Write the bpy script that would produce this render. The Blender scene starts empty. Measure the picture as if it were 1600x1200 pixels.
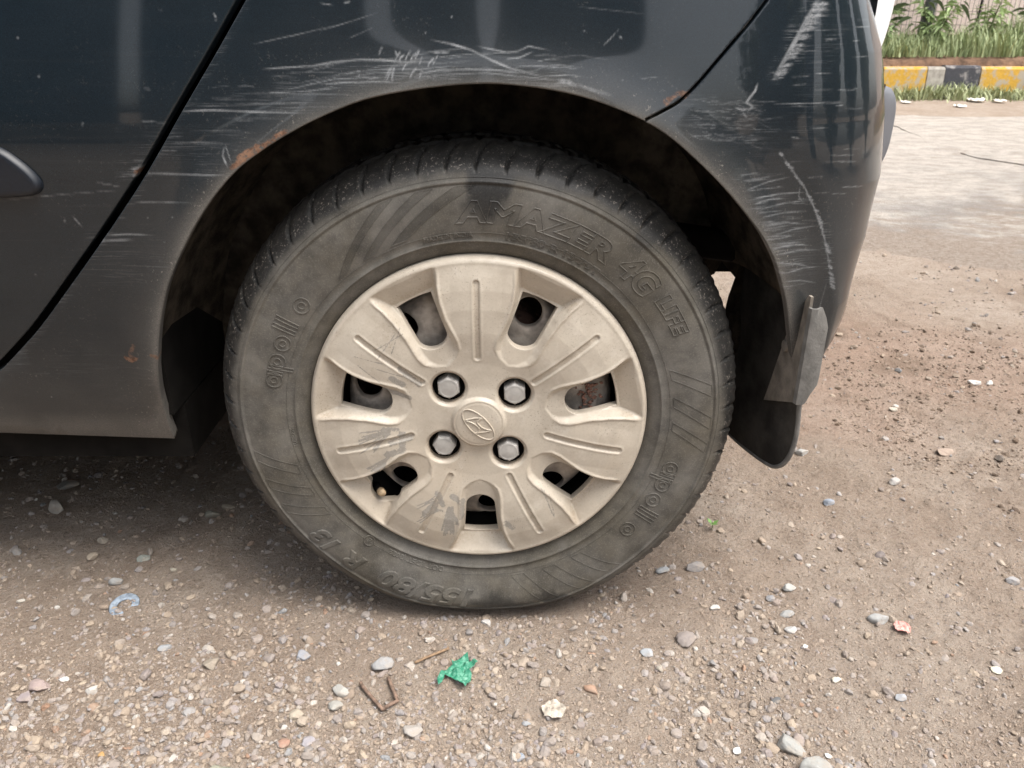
import bpy, math, random
import numpy as np
from mathutils import Vector, Matrix
from mathutils.geometry import delaunay_2d_cdt
from mathutils.kdtree import KDTree

random.seed(7)
rng = np.random.default_rng(7)
R = math.radians
sc = bpy.context.scene
COL = sc.collection

# ------------------------------------------------------------------ camera
CAM = (0.03594, -0.7703, 0.680)
PITCH = R(25.39)
FPX = 1250.0                       # focal length in pixels of a 1600 px wide picture
WZ = 0.2716                        # wheel centre height
cam_d = bpy.data.cameras.new('camera')
cam_d.lens = FPX / 1600 * 36
cam_d.sensor_width = 36
cam_d.clip_start = 0.02
cam_d.clip_end = 400
cam_d.dof.use_dof = True
cam_d.dof.focus_distance = 0.88
cam_d.dof.aperture_fstop = 16
cam = bpy.data.objects.new('camera', cam_d)
COL.objects.link(cam)
cam.location = CAM
cam.rotation_euler = (math.pi / 2 - PITCH, 0, 0)
sc.camera = cam

# ------------------------------------------------------------------ sky, sun, exposure
SUN_EL, SUN_AZ = 66.0, 118.0        # azimuth from +Y towards +X
world = bpy.data.worlds.new('World')
sc.world = world
world.use_nodes = True
wn = world.node_tree
wn.nodes.clear()
w_out = wn.nodes.new('ShaderNodeOutputWorld')
w_bg = wn.nodes.new('ShaderNodeBackground')
w_sky = wn.nodes.new('ShaderNodeTexSky')
w_sky.sky_type = 'NISHITA'
w_sky.sun_disc = False
w_sky.sun_elevation = R(SUN_EL)
w_sky.sun_rotation = R(SUN_AZ)
w_sky.dust_density = 4.0
w_sky.air_density = 1.2
w_hs = wn.nodes.new('ShaderNodeHueSaturation')      # overcast: the blue of the sky is mostly washed out
w_hs.inputs['Saturation'].default_value = 0.30
wn.links.new(w_sky.outputs[0], w_hs.inputs['Color'])
wn.links.new(w_hs.outputs[0], w_bg.inputs['Color'])
w_bg.inputs['Strength'].default_value = 0.13
wn.links.new(w_bg.outputs[0], w_out.inputs['Surface'])

sun_d = bpy.data.lights.new('sun', 'SUN')
sun_d.energy = 1.5
sun_d.angle = R(35)
sun_d.color = (1.0, 0.95, 0.88)
sun = bpy.data.objects.new('sun', sun_d)
COL.objects.link(sun)
sd = Vector((math.sin(R(SUN_AZ)) * math.cos(R(SUN_EL)), math.cos(R(SUN_AZ)) * math.cos(R(SUN_EL)), math.sin(R(SUN_EL))))
sun.rotation_euler = (-sd).to_track_quat('-Z', 'Y').to_euler()
sun.location = sd * 20

sc.view_settings.view_transform = 'Standard'
sc.view_settings.look = 'None'
sc.view_settings.gamma = 1
sc.view_settings.use_curve_mapping = False
sc.view_settings.exposure = 1.38
sc.cycles.max_bounces = 8
sc.cycles.diffuse_bounces = 4
sc.cycles.glossy_bounces = 3
sc.cycles.transmission_bounces = 3
sc.cycles.use_denoising = True
sc.cycles.sample_clamp_indirect = 4

# ------------------------------------------------------------------ helpers
CP, SP = math.cos(PITCH), math.sin(PITCH)

def ray(px, py):
    a, b = (px - 800) / FPX, (600 - py) / FPX
    return np.array([a, CP + b * SP, -SP + b * CP])

def on_ground(px, py, z=0.0):
    d = ray(px, py)
    t = (z - CAM[2]) / d[2]
    return CAM[0] + t * d[0], CAM[1] + t * d[1]

def at_depth(px, py, y):
    d = ray(px, py)
    t = (y - CAM[1]) / d[1]
    return np.array([CAM[0] + t * d[0], y, CAM[2] + t * d[2]])

def tag(o, label=None, cat=None, group=None, kind=None):
    if label: o['label'] = label
    if cat: o['category'] = cat
    if group: o['group'] = group
    if kind: o['kind'] = kind
    return o

def empty(name, loc=(0, 0, 0), parent=None):
    o = bpy.data.objects.new(name, None)
    o.empty_display_size = 0.1
    COL.objects.link(o)
    o.location = loc
    if parent: o.parent = parent
    return o

def obj(name, me, mat=None, parent=None, loc=(0, 0, 0)):
    o = bpy.data.objects.new(name, me)
    COL.objects.link(o)
    o.location = loc
    if mat is not None and not me.materials: me.materials.append(mat)
    if parent: o.parent = parent
    return o

def mesh(name, v, f, smooth=True, attrs=None, mat_idx=None):
    """v (n,3) array; f is an (m,3)/(m,4) array or a list of such arrays / lists of tuples"""
    v = np.asarray(v, dtype=np.float32).reshape(-1, 3)
    fs = f if isinstance(f, list) and len(f) and isinstance(f[0], np.ndarray) else [f]
    groups = []
    for g in fs:
        if isinstance(g, np.ndarray):
            groups.append((np.full(len(g), g.shape[1], dtype=np.int32), g.astype(np.int32).ravel()))
        else:
            groups.append((np.array([len(q) for q in g], dtype=np.int32), np.array([i for q in g for i in q], dtype=np.int32)))
    tot = np.concatenate([g[0] for g in groups])
    idx = np.concatenate([g[1] for g in groups])
    st = np.concatenate([[0], np.cumsum(tot)[:-1]]).astype(np.int32)
    me = bpy.data.meshes.new(name)
    me.vertices.add(len(v)); me.vertices.foreach_set('co', v.ravel())
    me.loops.add(len(idx)); me.loops.foreach_set('vertex_index', idx)
    me.polygons.add(len(tot)); me.polygons.foreach_set('loop_start', st); me.polygons.foreach_set('loop_total', tot)
    me.update(calc_edges=True)
    me.validate()
    me.polygons.foreach_set('use_smooth', np.full(len(me.polygons), bool(smooth)))
    for k, a in (attrs or {}).items():
        a = np.asarray(a, dtype=np.float32)
        if a.ndim == 1:
            at = me.attributes.new(k, 'FLOAT', 'POINT'); at.data.foreach_set('value', a)
        else:
            if a.shape[1] == 3: a = np.concatenate([a, np.ones((len(a), 1), np.float32)], 1)
            at = me.attributes.new(k, 'FLOAT_COLOR', 'POINT'); at.data.foreach_set('color', a.ravel())
    return me

class MB:
    """collects simple shapes into one mesh"""
    def __init__(s): s.v, s.f, s.n = [], [], 0
    def add(s, v, f):
        s.v.append(np.asarray(v, float).reshape(-1, 3)); s.f += [tuple(i + s.n for i in q) for q in f]; s.n += len(s.v[-1]); return s
    def box(s, x0, x1, y0, y1, z0, z1, b=0.0):
        c = np.array([[x, y, z] for z in (z0, z1) for y in (y0, y1) for x in (x0, x1)], float)
        return s.add(c, [(0, 2, 3, 1), (4, 5, 7, 6), (0, 1, 5, 4), (2, 6, 7, 3), (0, 4, 6, 2), (1, 3, 7, 5)])
    def tube(s, pts, r, n=6, closed=False, caps=True):
        pts = np.asarray(pts, float); m = len(pts)
        rr = np.full(m, r) if np.isscalar(r) else np.asarray(r, float)
        V = []
        up = np.array([0.0, 1, 0])
        for i in range(m):
            a, b = (pts[(i - 1) % m], pts[(i + 1) % m]) if closed else (pts[max(i - 1, 0)], pts[min(i + 1, m - 1)])
            t = b - a; t /= (np.linalg.norm(t) + 1e-12)
            u = up - t * (up @ t)
            if np.linalg.norm(u) < .05: u = np.array([1.0, 0, 0]) - t * t[0]
            u /= np.linalg.norm(u); w = np.cross(t, u)
            for k in range(n):
                q = 2 * math.pi * k / n
                V.append(pts[i] + rr[i] * (math.cos(q) * u + math.sin(q) * w))
        F = []
        for i in range(m if closed else m - 1):
            j = (i + 1) % m
            for k in range(n):
                l = (k + 1) % n
                F.append((i * n + k, i * n + l, j * n + l, j * n + k))
        if not closed and caps:
            F.append(tuple(range(n - 1, -1, -1))); F.append(tuple((m - 1) * n + k for k in range(n)))
        return s.add(V, F)
    def build(s, name, mat, parent=None, smooth=False, loc=(0, 0, 0), attrs=None):
        me = mesh(name, np.concatenate(s.v), s.f, smooth, attrs)
        return obj(name, me, mat, parent, loc)

def lathe(profile, n=96, closed=False, mod=None):
    """profile rows (r, y) turned about the Y axis, wheel space: x = r cos, z = r sin. Returns v, quads, angle, row"""
    p = np.asarray(profile, float); m = len(p)
    th = np.arange(n) * 2 * math.pi / n
    r = np.repeat(p[:, 0][:, None], n, 1); y = np.repeat(p[:, 1][:, None], n, 1)
    if mod is not None: r, y = mod(r, y, np.repeat(th[None], m, 0))
    v = np.stack([r * np.cos(th), y, r * np.sin(th)], -1).reshape(-1, 3)
    i = np.arange(m - 1)[:, None]; k = np.arange(n)[None]
    k2 = (k + 1) % n
    q = np.stack(np.broadcast_arrays(i * n + k, (i) * n + k2, (i + 1) * n + k2, (i + 1) * n + k), -1).reshape(-1, 4)
    return v, q

def hsh(i, j, s):
    q = np.sin(i * 127.1 + j * 311.7 + s * 74.7) * 43758.5453
    return q - np.floor(q)

def vn(x, y, s=0):
    x = np.asarray(x, float); y = np.asarray(y, float)
    i, j = np.floor(x), np.floor(y)
    a, b = x - i, y - j
    a = a * a * (3 - 2 * a); b = b * b * (3 - 2 * b)
    return (hsh(i, j, s) * (1 - a) + hsh(i + 1, j, s) * a) * (1 - b) + (hsh(i, j + 1, s) * (1 - a) + hsh(i + 1, j + 1, s) * a) * b

def fbm(x, y, s=0, o=4):
    t, a, n = 0, 1.0, 0
    for k in range(o):
        t = t + a * vn(x * 2 ** k, y * 2 ** k, s + k); n += a; a *= .5
    return t / n - .5

def sstep(a, b, x):
    t = np.clip((np.asarray(x, float) - a) / (b - a), 0, 1)
    return t * t * (3 - 2 * t)

def resample(pts, step, closed=True):
    p = np.asarray(pts, float)
    if closed: p = np.concatenate([p, p[:1]])
    out = []
    for a, b in zip(p[:-1], p[1:]):
        k = max(1, int(round(np.linalg.norm(b - a) / step)))
        out += [a + (b - a) * i / k for i in range(k)]
    if not closed: out.append(p[-1])
    return np.array(out)

def smooth_line(pts, n=8):
    """Catmull-Rom through open polyline points"""
    p = np.asarray(pts, float)
    p = np.concatenate([[2 * p[0] - p[1]], p, [2 * p[-1] - p[-2]]])
    out = []
    for i in range(1, len(p) - 2):
        for k in range(n):
            t = k / n
            out.append(.5 * (2 * p[i] + (p[i + 1] - p[i - 1]) * t + (2 * p[i - 1] - 5 * p[i] + 4 * p[i + 1] - p[i + 2]) * t * t
                             + (3 * p[i] - p[i - 1] - 3 * p[i + 1] + p[i + 2]) * t ** 3))
    out.append(p[-2])
    return np.array(out)

def inside(P, poly):
    x, y = P[:, 0], P[:, 1]
    c = np.zeros(len(P), bool)
    q = np.roll(poly, -1, 0)
    for (x0, y0), (x1, y1) in zip(poly, q):
        if y0 == y1: continue
        m = ((y0 > y) != (y1 > y)) & (x < (x1 - x0) * (y - y0) / (y1 - y0) + x0)
        c ^= m
    return c

def tri_fill(loops, zones, keep=0.45):
    """triangulate loops[0] minus the other loops; zones = [(spacing, x0, x1, y0, y1), ...], finer first. Returns points, tris"""
    B = np.concatenate(loops)
    kd = KDTree(len(B))
    for i, p in enumerate(B): kd.insert((p[0], p[1], 0), i)
    kd.balance()
    pts = []
    done = []
    for (sp, x0, x1, y0, y1) in zones:
        gx = np.arange(x0, x1, sp); gy = np.arange(y0, y1, sp * .866)
        X, Y = np.meshgrid(gx, gy); X = X + (np.arange(len(gy)) % 2)[:, None] * sp * .5
        Q = np.stack([X.ravel(), Y.ravel()], 1)
        Q = Q + rng.uniform(-.12, .12, Q.shape) * sp
        Q = Q[inside(Q, loops[0])]
        for l in loops[1:]: Q = Q[~inside(Q, l)]
        for (a0, a1, b0, b1) in done:
            Q = Q[~((Q[:, 0] > a0) & (Q[:, 0] < a1) & (Q[:, 1] > b0) & (Q[:, 1] < b1))]
        ok = np.array([kd.find((q[0], q[1], 0))[2] > keep * min(sp, .006) for q in Q], bool) if len(Q) else np.zeros(0, bool)
        pts.append(Q[ok]); done.append((x0, x1, y0, y1))
    P = np.concatenate([B] + pts)
    E, s = [], 0
    for l in loops:
        n = len(l); E += [(s + i, s + (i + 1) % n) for i in range(n)]; s += n
    vo, _, fo, *_ = delaunay_2d_cdt([Vector((float(a), float(b))) for a, b in P], E, [], 1, 1e-7)
    V = np.array([(q[0], q[1]) for q in vo]); T = np.array([t for t in fo if len(t) == 3], dtype=np.int64)
    if len(loops) > 1:
        C = V[T].mean(1); m = np.ones(len(T), bool)
        for l in loops[1:]: m &= ~inside(C, l)
        T = T[m]
    a = V[T]
    ar = (a[:, 1, 0] - a[:, 0, 0]) * (a[:, 2, 1] - a[:, 0, 1]) - (a[:, 2, 0] - a[:, 0, 0]) * (a[:, 1, 1] - a[:, 0, 1])
    T[ar < 0] = T[ar < 0][:, ::-1]
    return V, T

def boundary(T):
    """directed boundary edges of a CCW triangle list"""
    e = np.concatenate([T[:, [0, 1]], T[:, [1, 2]], T[:, [2, 0]]])
    N = int(T.max()) + 1
    key = np.minimum(e[:, 0], e[:, 1]) * N + np.maximum(e[:, 0], e[:, 1])
    u, inv, cnt = np.unique(key, return_inverse=True, return_counts=True)
    return e[cnt[inv.ravel()] == 1]

def sheet_with_rim(P2, T, surf, rings):
    """lift (u,v) triangles with surf(uv, outward, depth)->xyz and turn the rim inwards through rings of (outward, depth)"""
    be = boundary(T)
    bv = np.unique(be)
    loc = {int(q): i for i, q in enumerate(bv)}
    nrm = np.zeros((len(bv), 2))
    for a, b in be:
        d = P2[b] - P2[a]; l = np.linalg.norm(d) + 1e-12
        nn = np.array([d[1], -d[0]]) / l
        nrm[loc[int(a)]] += nn; nrm[loc[int(b)]] += nn
    nrm /= (np.linalg.norm(nrm, axis=1, keepdims=True) + 1e-9)
    V = [surf(P2, 0.0)]
    UV = [P2]
    F = [T]
    prev = {int(q): int(q) for q in bv}
    n = len(P2)
    for (o, d) in rings:
        q2 = P2[bv] + nrm * o
        V.append(surf(q2, d)); UV.append(q2)
        cur = {int(q): n + i for i, q in enumerate(bv)}
        F.append(np.array([[prev[int(b)], prev[int(a)], cur[int(a)], cur[int(b)]] for a, b in be]))
        prev = cur; n += len(bv)
    return np.concatenate(V), F, np.concatenate(UV)

# ------------------------------------------------------------------ materials
class Nodes:
    def __init__(s, name):
        s.m = bpy.data.materials.new(name); s.m.use_nodes = True
        s.t = s.m.node_tree; s.t.nodes.clear()
        s.out = s.t.nodes.new('ShaderNodeOutputMaterial')
        s.b = s.t.nodes.new('ShaderNodeBsdfPrincipled')
        s.t.links.new(s.b.outputs[0], s.out.inputs['Surface'])
        s.co = s.t.nodes.new('ShaderNodeTexCoord').outputs['Object']
    def put(s, sock, v):
        if isinstance(v, bpy.types.NodeSocket): s.t.links.new(v, sock)
        elif isinstance(v, (tuple, list)):
            sock.default_value = tuple(v) + (1,) if len(v) == 3 and sock.type == 'RGBA' else tuple(v)
        else: sock.default_value = v
    def set(s, **k):
        for a, v in k.items(): s.put(s.b.inputs[a.replace('_', ' ')], v)
        return s
    def scale(s, vec, sx, sy, sz):
        n = s.t.nodes.new('ShaderNodeMapping'); s.put(n.inputs[0], vec); n.inputs['Scale'].default_value = (sx, sy, sz); return n.outputs[0]
    def noise(s, sc_, det=4, rough=.55, vec=None, dist=0.0):
        n = s.t.nodes.new('ShaderNodeTexNoise'); s.put(n.inputs['Vector'], vec or s.co)
        n.inputs['Scale'].default_value = sc_; n.inputs['Detail'].default_value = det; n.inputs['Roughness'].default_value = rough
        n.inputs['Distortion'].default_value = dist
        return n.outputs[0]
    def vor(s, sc_, vec=None, feature='F1', out=0):
        n = s.t.nodes.new('ShaderNodeTexVoronoi'); n.feature = feature; s.put(n.inputs['Vector'], vec or s.co); n.inputs['Scale'].default_value = sc_; return n.outputs[out]
    def step(s, v, a, b, lo=0.0, hi=1.0):
        n = s.t.nodes.new('ShaderNodeMapRange'); n.interpolation_type = 'SMOOTHSTEP'
        s.put(n.inputs[0], v); n.inputs[1].default_value = a; n.inputs[2].default_value = b; n.inputs[3].default_value = lo; n.inputs[4].default_value = hi
        return n.outputs[0]
    def mix(s, f, a, b, mode='MIX'):
        n = s.t.nodes.new('ShaderNodeMix'); n.data_type = 'RGBA'; n.blend_type = mode
        s.put(n.inputs[0], f); s.put(n.inputs[6], a); s.put(n.inputs[7], b); return n.outputs[2]
    def math(s, op, a, b=0.0, clamp=False):
        n = s.t.nodes.new('ShaderNodeMath'); n.operation = op; n.use_clamp = clamp; s.put(n.inputs[0], a); s.put(n.inputs[1], b); return n.outputs[0]
    def mul(s, a, b): return s.math('MULTIPLY', a, b)
    def add(s, a, b): return s.math('ADD', a, b, True)
    def attr(s, name, col=False):
        n = s.t.nodes.new('ShaderNodeAttribute'); n.attribute_name = name; return n.outputs[0 if col else 2]
    def bump(s, h, dist=.001, strength=1.0, prev=None):
        n = s.t.nodes.new('ShaderNodeBump'); s.put(n.inputs['Height'], h); n.inputs['Distance'].default_value = dist; n.inputs['Strength'].default_value = strength
        if prev is not None: s.t.links.new(prev, n.inputs['Normal'])
        s.t.links.new(n.outputs[0], s.b.inputs['Normal']); return n.outputs[0]
    def sep(s, vec):
        n = s.t.nodes.new('ShaderNodeSeparateXYZ'); s.put(n.inputs[0], vec); return n.outputs

def plain(name, col, rough=.6, metal=0.0, var=.25, sc_=40, bump=0.0, spec=.5):
    k = Nodes(name)
    n = k.noise(sc_, 5)
    dark = tuple(c * (1 - var) for c in col); lite = tuple(min(1, c * (1 + var)) for c in col)
    k.set(Base_Color=k.mix(k.step(n, .3, .7), dark, lite), Roughness=rough, Metallic=metal, Specular_IOR_Level=spec)
    if bump: k.bump(k.noise(sc_ * 6, 4), bump)
    return k.m

def paint_material():
    k = Nodes('car_paint')
    wear, scuff_glint, rust, dust = k.attr('wear'), k.attr('scuff_glint'), k.attr('rust'), k.attr('dust')
    flake = k.noise(2200, 2, .5)
    base = k.mix(k.step(flake, .35, .7), (.003, .006, .009), (.010, .019, .027))
    cloud = k.noise(5, 4, .6)
    streak = k.noise(1, 4, .65, k.scale(k.co, 5, 5, 190), .4)
    hair = k.noise(1, 5, .7, k.scale(k.co, 16, 16, 620), 1.2)
    grit = k.noise(800, 3, .7)
    film = k.add(k.mul(k.step(cloud, .3, .75), .014), k.mul(k.step(streak, .52, .8), .022))
    dd = k.add(film, k.mul(dust, k.step(grit, .2, .75, .5, 1.0)))
    spl = k.mul(k.step(k.noise(310, 3, .7), .60, .68), k.step(k.noise(17, 4, .6), .42, .66))
    dd = k.add(dd, k.mul(spl, k.add(k.mul(dust, 2.4), .05)))
    c = k.mix(dd, base, (.205, .19, .17))
    w = k.add(k.mul(wear, k.step(grit, .25, .6, .5, 1.0)), k.mul(k.mul(scuff_glint, .62), k.mul(k.step(hair, .49, .68), k.step(k.noise(38, 4, .65), .36, .62))))
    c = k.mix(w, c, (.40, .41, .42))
    rn = k.step(k.noise(160, 4, .6), .3, .65)
    rust = k.mul(rust, k.step(k.noise(230, 5, .7), .36, .50))
    c = k.mix(rust, c, k.mix(rn, (.075, .035, .022), (.27, .155, .10)))
    soft = k.add(k.add(k.mul(dd, .9), w), k.add(rust, k.mul(scuff_glint, .3)))
    k.set(Base_Color=c, Roughness=k.math('ADD', k.mul(soft, .5), .28), Specular_IOR_Level=.12)
    k.put(k.b.inputs['Coat Weight'], k.step(soft, 0, .9, .84, .1))
    k.b.inputs['Coat Roughness'].default_value = .045
    k.bump(k.add(k.mul(k.noise(9, 3), .6), k.mul(wear, -.3)), .0010, .16)
    return k.m

def cover_material():
    k = Nodes('dusty_wheel_cover_plastic')
    bare, dirt = k.attr('bare'), k.attr('dirt')
    cl = k.noise(28, 6, .65)
    fine = k.noise(420, 4, .65)
    dustc = k.mix(k.step(cl, .3, .7), (.43, .375, .305), (.53, .475, .395))
    dustc = k.mix(k.step(fine, .45, .75, 0, .35), dustc, (.36, .30, .23))
    dustc = k.mix(k.step(k.noise(7, 5, .65), .48, .68, 0, .45), dustc, (.44, .36, .27))
    dustc = k.mix(k.step(k.noise(70, 5, .7), .55, .70, 0, .35), dustc, (.60, .55, .48))
    bc = k.step(k.math('ADD', bare, k.math('MULTIPLY', k.math('SUBTRACT', k.noise(240, 5, .75), .5), 1.5)), .45, .53)
    c = k.mix(bc, dustc, k.mix(k.step(fine, .3, .7), (.27, .245, .21), (.33, .305, .27)))
    sp = k.step(k.noise(520, 3, .75), .59, .67)
    sp2 = k.step(k.noise(22, 4, .6), .44, .62)
    spk = k.add(k.mul(k.mul(sp, sp2), .65), k.mul(sp, k.mul(dirt, .9)))
    c = k.mix(spk, c, (.14, .105, .075))
    c = k.mix(k.mul(dirt, k.step(fine, .3, .7, .25, .6)), c, (.25, .18, .115))
    k.set(Base_Color=c, Roughness=k.step(cl, .2, .8, .34, .55), Specular_IOR_Level=.5)
    k.bump(k.add(fine, k.mul(spk, .4)), .0003, .35)
    return k.m

def tyre_material():
    k = Nodes('dusty_rubber')
    dust, mud = k.attr('dust'), k.attr('mud')
    a = k.noise(9, 5, .6); f = k.noise(700, 4, .7); g = k.noise(60, 5, .6)
    rub = k.mix(k.step(f, .3, .7), (.010, .010, .010), (.026, .026, .026))
    dc = k.mix(k.step(a, .35, .65), (.112, .099, .077), (.165, .154, .136))
    dfac = k.mul(dust, k.mul(k.step(g, .25, .65, .62, 1.0), k.step(k.noise(22, 6, .65), .3, .62, .70, 1.0)))
    c = k.mix(dfac, rub, dc)
    c = k.mix(k.mul(k.step(f, .52, .68), k.mul(dust, .35)), c, (.26, .235, .20))
    sp = k.mul(mud, k.step(k.noise(330, 4, .75), .57, .66))
    c = k.mix(k.mul(sp, .8), c, (.42, .37, .32))
    k.set(Base_Color=c, Roughness=k.step(dust, 0, 1, .45, .78), Specular_IOR_Level=.35)
    k.bump(k.add(k.mul(f, .5), k.mul(g, .5)), .0005, .4)
    return k.m

def colour_attr_material(name, rough=.85, bump=.0006, sc_=500):
    k = Nodes(name)
    f = k.noise(sc_, 4, .65); g = k.noise(sc_ * .22, 3)
    c = k.mix(k.step(f, .3, .75, .15, .0), k.attr('tint', True), (.06, .05, .045))
    c = k.mix(k.step(g, .42, .72, 0, .5), c, (.33, .27, .215))
    k.set(Base_Color=c, Roughness=rough, Specular_IOR_Level=.3)
    k.bump(f, bump, .6)
    return k.m

def ground_material():
    k = Nodes('sandy_gravel_earth')
    x, y, z = k.sep(k.co)
    n1 = k.noise(3.0, 6, .6); n2 = k.noise(26, 6, .68); n3 = k.noise(210, 5, .72); n4 = k.noise(760, 3, .75)
    c = k.mix(k.step(n1, .35, .65), (.315, .240, .182), (.405, .332, .268))
    n5 = k.noise(85, 5, .7)
    c = k.mix(k.step(n2, .38, .68, 0, .6), c, (.25, .185, .138))
    c = k.mix(k.step(n5, .46, .32, 0, .45), c, (.16, .118, .088))
    c = k.mix(k.step(n3, .50, .68, 0, .6), c, (.36, .315, .275))
    c = k.mix(k.step(n3, .46, .32, 0, .7), c, (.125, .092, .070))
    c = k.mix(k.step(n4, .52, .66, 0, .55), c, (.42, .375, .335))
    c = k.mix(k.step(n4, .46, .34, 0, .55), c, (.11, .082, .064))
    # reddish damp earth between the gravel and the road, then greyer grit
    yy = k.math('ADD', y, k.mul(k.math('SUBTRACT', k.noise(1.6, 5, .6), .5), .9))
    red = k.mul(k.step(yy, .35, .65), k.step(yy, 1.2, .8))
    c = k.mix(k.mul(red, .35), c, (.32, .20, .145))
    mud = k.mul(k.step(x, .35, .75), k.mul(k.step(y, 1.5, 1.0), k.step(k.noise(4.2, 6, .68), .50, .66)))
    c = k.mix(k.mul(mud, .6), c, (.19, .138, .10))
    k.set(Base_Color=c, Roughness=.95, Specular_IOR_Level=.2)
    k.bump(k.add(k.mul(n5, .5), k.add(k.mul(n3, .4), k.mul(n4, .2))), .013, 1.0)
    return k.m

def road_material():
    k = Nodes('worn_gritty_road')
    x, y, z = k.sep(k.co)
    a = k.noise(1.1, 6, .62); b = k.noise(9, 6, .7, k.scale(k.co, 1, 1.6, 1)); f = k.noise(75, 5, .78); g = k.noise(300, 3, .7)
    c = k.mix(k.step(b, .35, .65), (.39, .34, .295), (.55, .495, .435))
    c = k.mix(k.step(k.noise(2.2, 6, .7, k.scale(k.co, .7, 2.4, 1)), .50, .68, 0, .5), c, (.34, .31, .285))
    near = k.mul(k.step(k.math('ADD', y, k.mul(k.math('SUBTRACT', a, .5), 2.6)), 3.2, 1.6), k.step(k.noise(2.6, 6, .7), .42, .60))
    c = k.mix(k.mul(near, k.step(f, .34, .60, .45, 1.0)), c, (.17, .16, .155))
    c = k.mix(k.step(f, .5, .7, 0, .55), c, (.57, .52, .47))
    c = k.mix(k.step(f, .46, .3, 0, .5), c, (.20, .175, .16))
    c = k.mix(k.step(g, .55, .7, 0, .4), c, (.60, .57, .53))
    bl = k.step(k.math('ADD', k.math('ADD', k.attr('blend'), k.mul(k.math('SUBTRACT', a, .5), 1.7)), k.mul(k.math('SUBTRACT', b, .5), 1.1)), .28, .72)
    c = k.mix(bl, k.mix(k.step(f, .35, .65), (.27, .21, .165), (.38, .32, .268)), c)
    k.set(Base_Color=c, Roughness=.92, Specular_IOR_Level=.25)
    k.bump(k.add(f, k.mul(g, .5)), .010, 1.0)
    return k.m

def worn_paint(name, col, under=(.36, .33, .30), cover=.45):
    k = Nodes(name)
    n = k.noise(11, 6, .7); f = k.noise(60, 4, .6)
    c = k.mix(k.step(f, .3, .7), tuple(q * .8 for q in col), col)
    c = k.mix(k.step(n, cover + .08, cover + .22), c, under)
    k.set(Base_Color=c, Roughness=.85); k.bump(n, .004, .5)
    return k.m

def leaf_material(name, a, b, trans=.25):
    k = Nodes(name)
    t = k.attr('shade')
    c = k.mix(t, a, b)
    k.set(Base_Color=c, Roughness=.55, Specular_IOR_Level=.35)
    return k.m

M = {}
M['paint'] = paint_material()
M['cover'] = cover_material()
M['tyre'] = tyre_material()
M['stone'] = colour_attr_material('gravel_stone')
M['ground'] = ground_material()
M['road'] = road_material()
M['black'] = plain('black_underbody', (.010, .009, .008), .9, 0, .3, 30, 0, .12)
M['liner'] = plain('dirty_arch_liner', (.060, .049, .037), .9, 0, .6, 38, .002, .12)
M['flap'] = plain('dusty_black_flap_rubber', (.042, .038, .033), .8, 0, .55, 22, .0012, .25)
M['flap_dust'] = plain('dusty_tan_plastic', (.20, .175, .145), .8, 0, .3, 60, .0006)
M['flap_grey'] = plain('dusty_grey_plastic', (.15, .145, .135), .6, 0, .25, 60, .0006)
M['trim'] = plain('grey_plastic_trim', (.13, .135, .15), .45, 0, .12, 20)
M['steel'] = plain('grimy_steel', (.34, .295, .25), .8, 0, .45, 45, .0005)
M['rust'] = plain('rusty_drum', (.10, .055, .04), .9, 0, .5, 90, .002)
M['nut'] = plain('dull_silver_plastic', (.40, .385, .36), .45, .15, .12, 90, .0002)
M['brass'] = plain('brass', (.42, .31, .19), .6, .2, .25, 200)
M['lamp'] = plain('clear_lamp_lens', (.85, .86, .87), .12, 0, .03, 10)
M['glass'] = plain('dark_window_glass', (.012, .016, .018), .05, 0, .1, 3)
M['moulding'] = plain('dark_blue_moulding', (.007, .010, .016), .45, 0, .2, 300)

# ------------------------------------------------------------------ ground
def T_(x, y):
    x = np.asarray(x, float); y = np.asarray(y, float)
    h = .022 * fbm(x * 1.3, y * 1.3, 3, 3) + .010 * fbm(x * 6, y * 6, 11, 3) + .0065 * fbm(x * 24, y * 24, 21, 4)
    clod = np.clip(fbm(x * 55, y * 55, 31, 3) - .04, 0, 1)
    w_r = sstep(.35, .8, x) * .7 + .3
    h = h + .020 * clod * w_r * sstep(2.5, 1.2, y)
    h = h + .0034 * (vn(x * 130, y * 160, 41) - .5)
    flat = np.exp(-((x / .20) ** 2 + ((y - .08) / .13) ** 2) ** 1.5)
    return h * (1 - .92 * flat) - .0015

def graded(lo, a, b, hi, step, grow):
    c = list(np.arange(a, b + step * .5, step))
    s, q = step, b
    while q < hi: s *= grow; q += s; c.append(min(q, hi))
    s, q = step, a
    while q > lo: s *= grow; q -= s; c.insert(0, max(q, lo))
    return np.array(c)

def make_ground():
    gx = graded(-160, -.72, .95, 160, .0048, 1.10)
    gy = graded(-120, -.27, .55, 200, .0048, 1.055)
    X, Y = np.meshgrid(gx, gy)
    Z = T_(X, Y)
    far = sstep(3, 8, np.hypot(X, Y))
    Z = Z * (1 - far) - .01 * far
    v = np.stack([X, Y, Z], -1).reshape(-1, 3)
    ny, nx = X.shape
    i = np.arange(ny - 1)[:, None] * nx + np.arange(nx - 1)[None]
    q = np.stack([i, i + 1, i + nx + 1, i + nx], -1).reshape(-1, 4)
    o = obj('ground', mesh('ground', v, q), M['ground'])
    tag(o, kind='structure')
make_ground()

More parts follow.
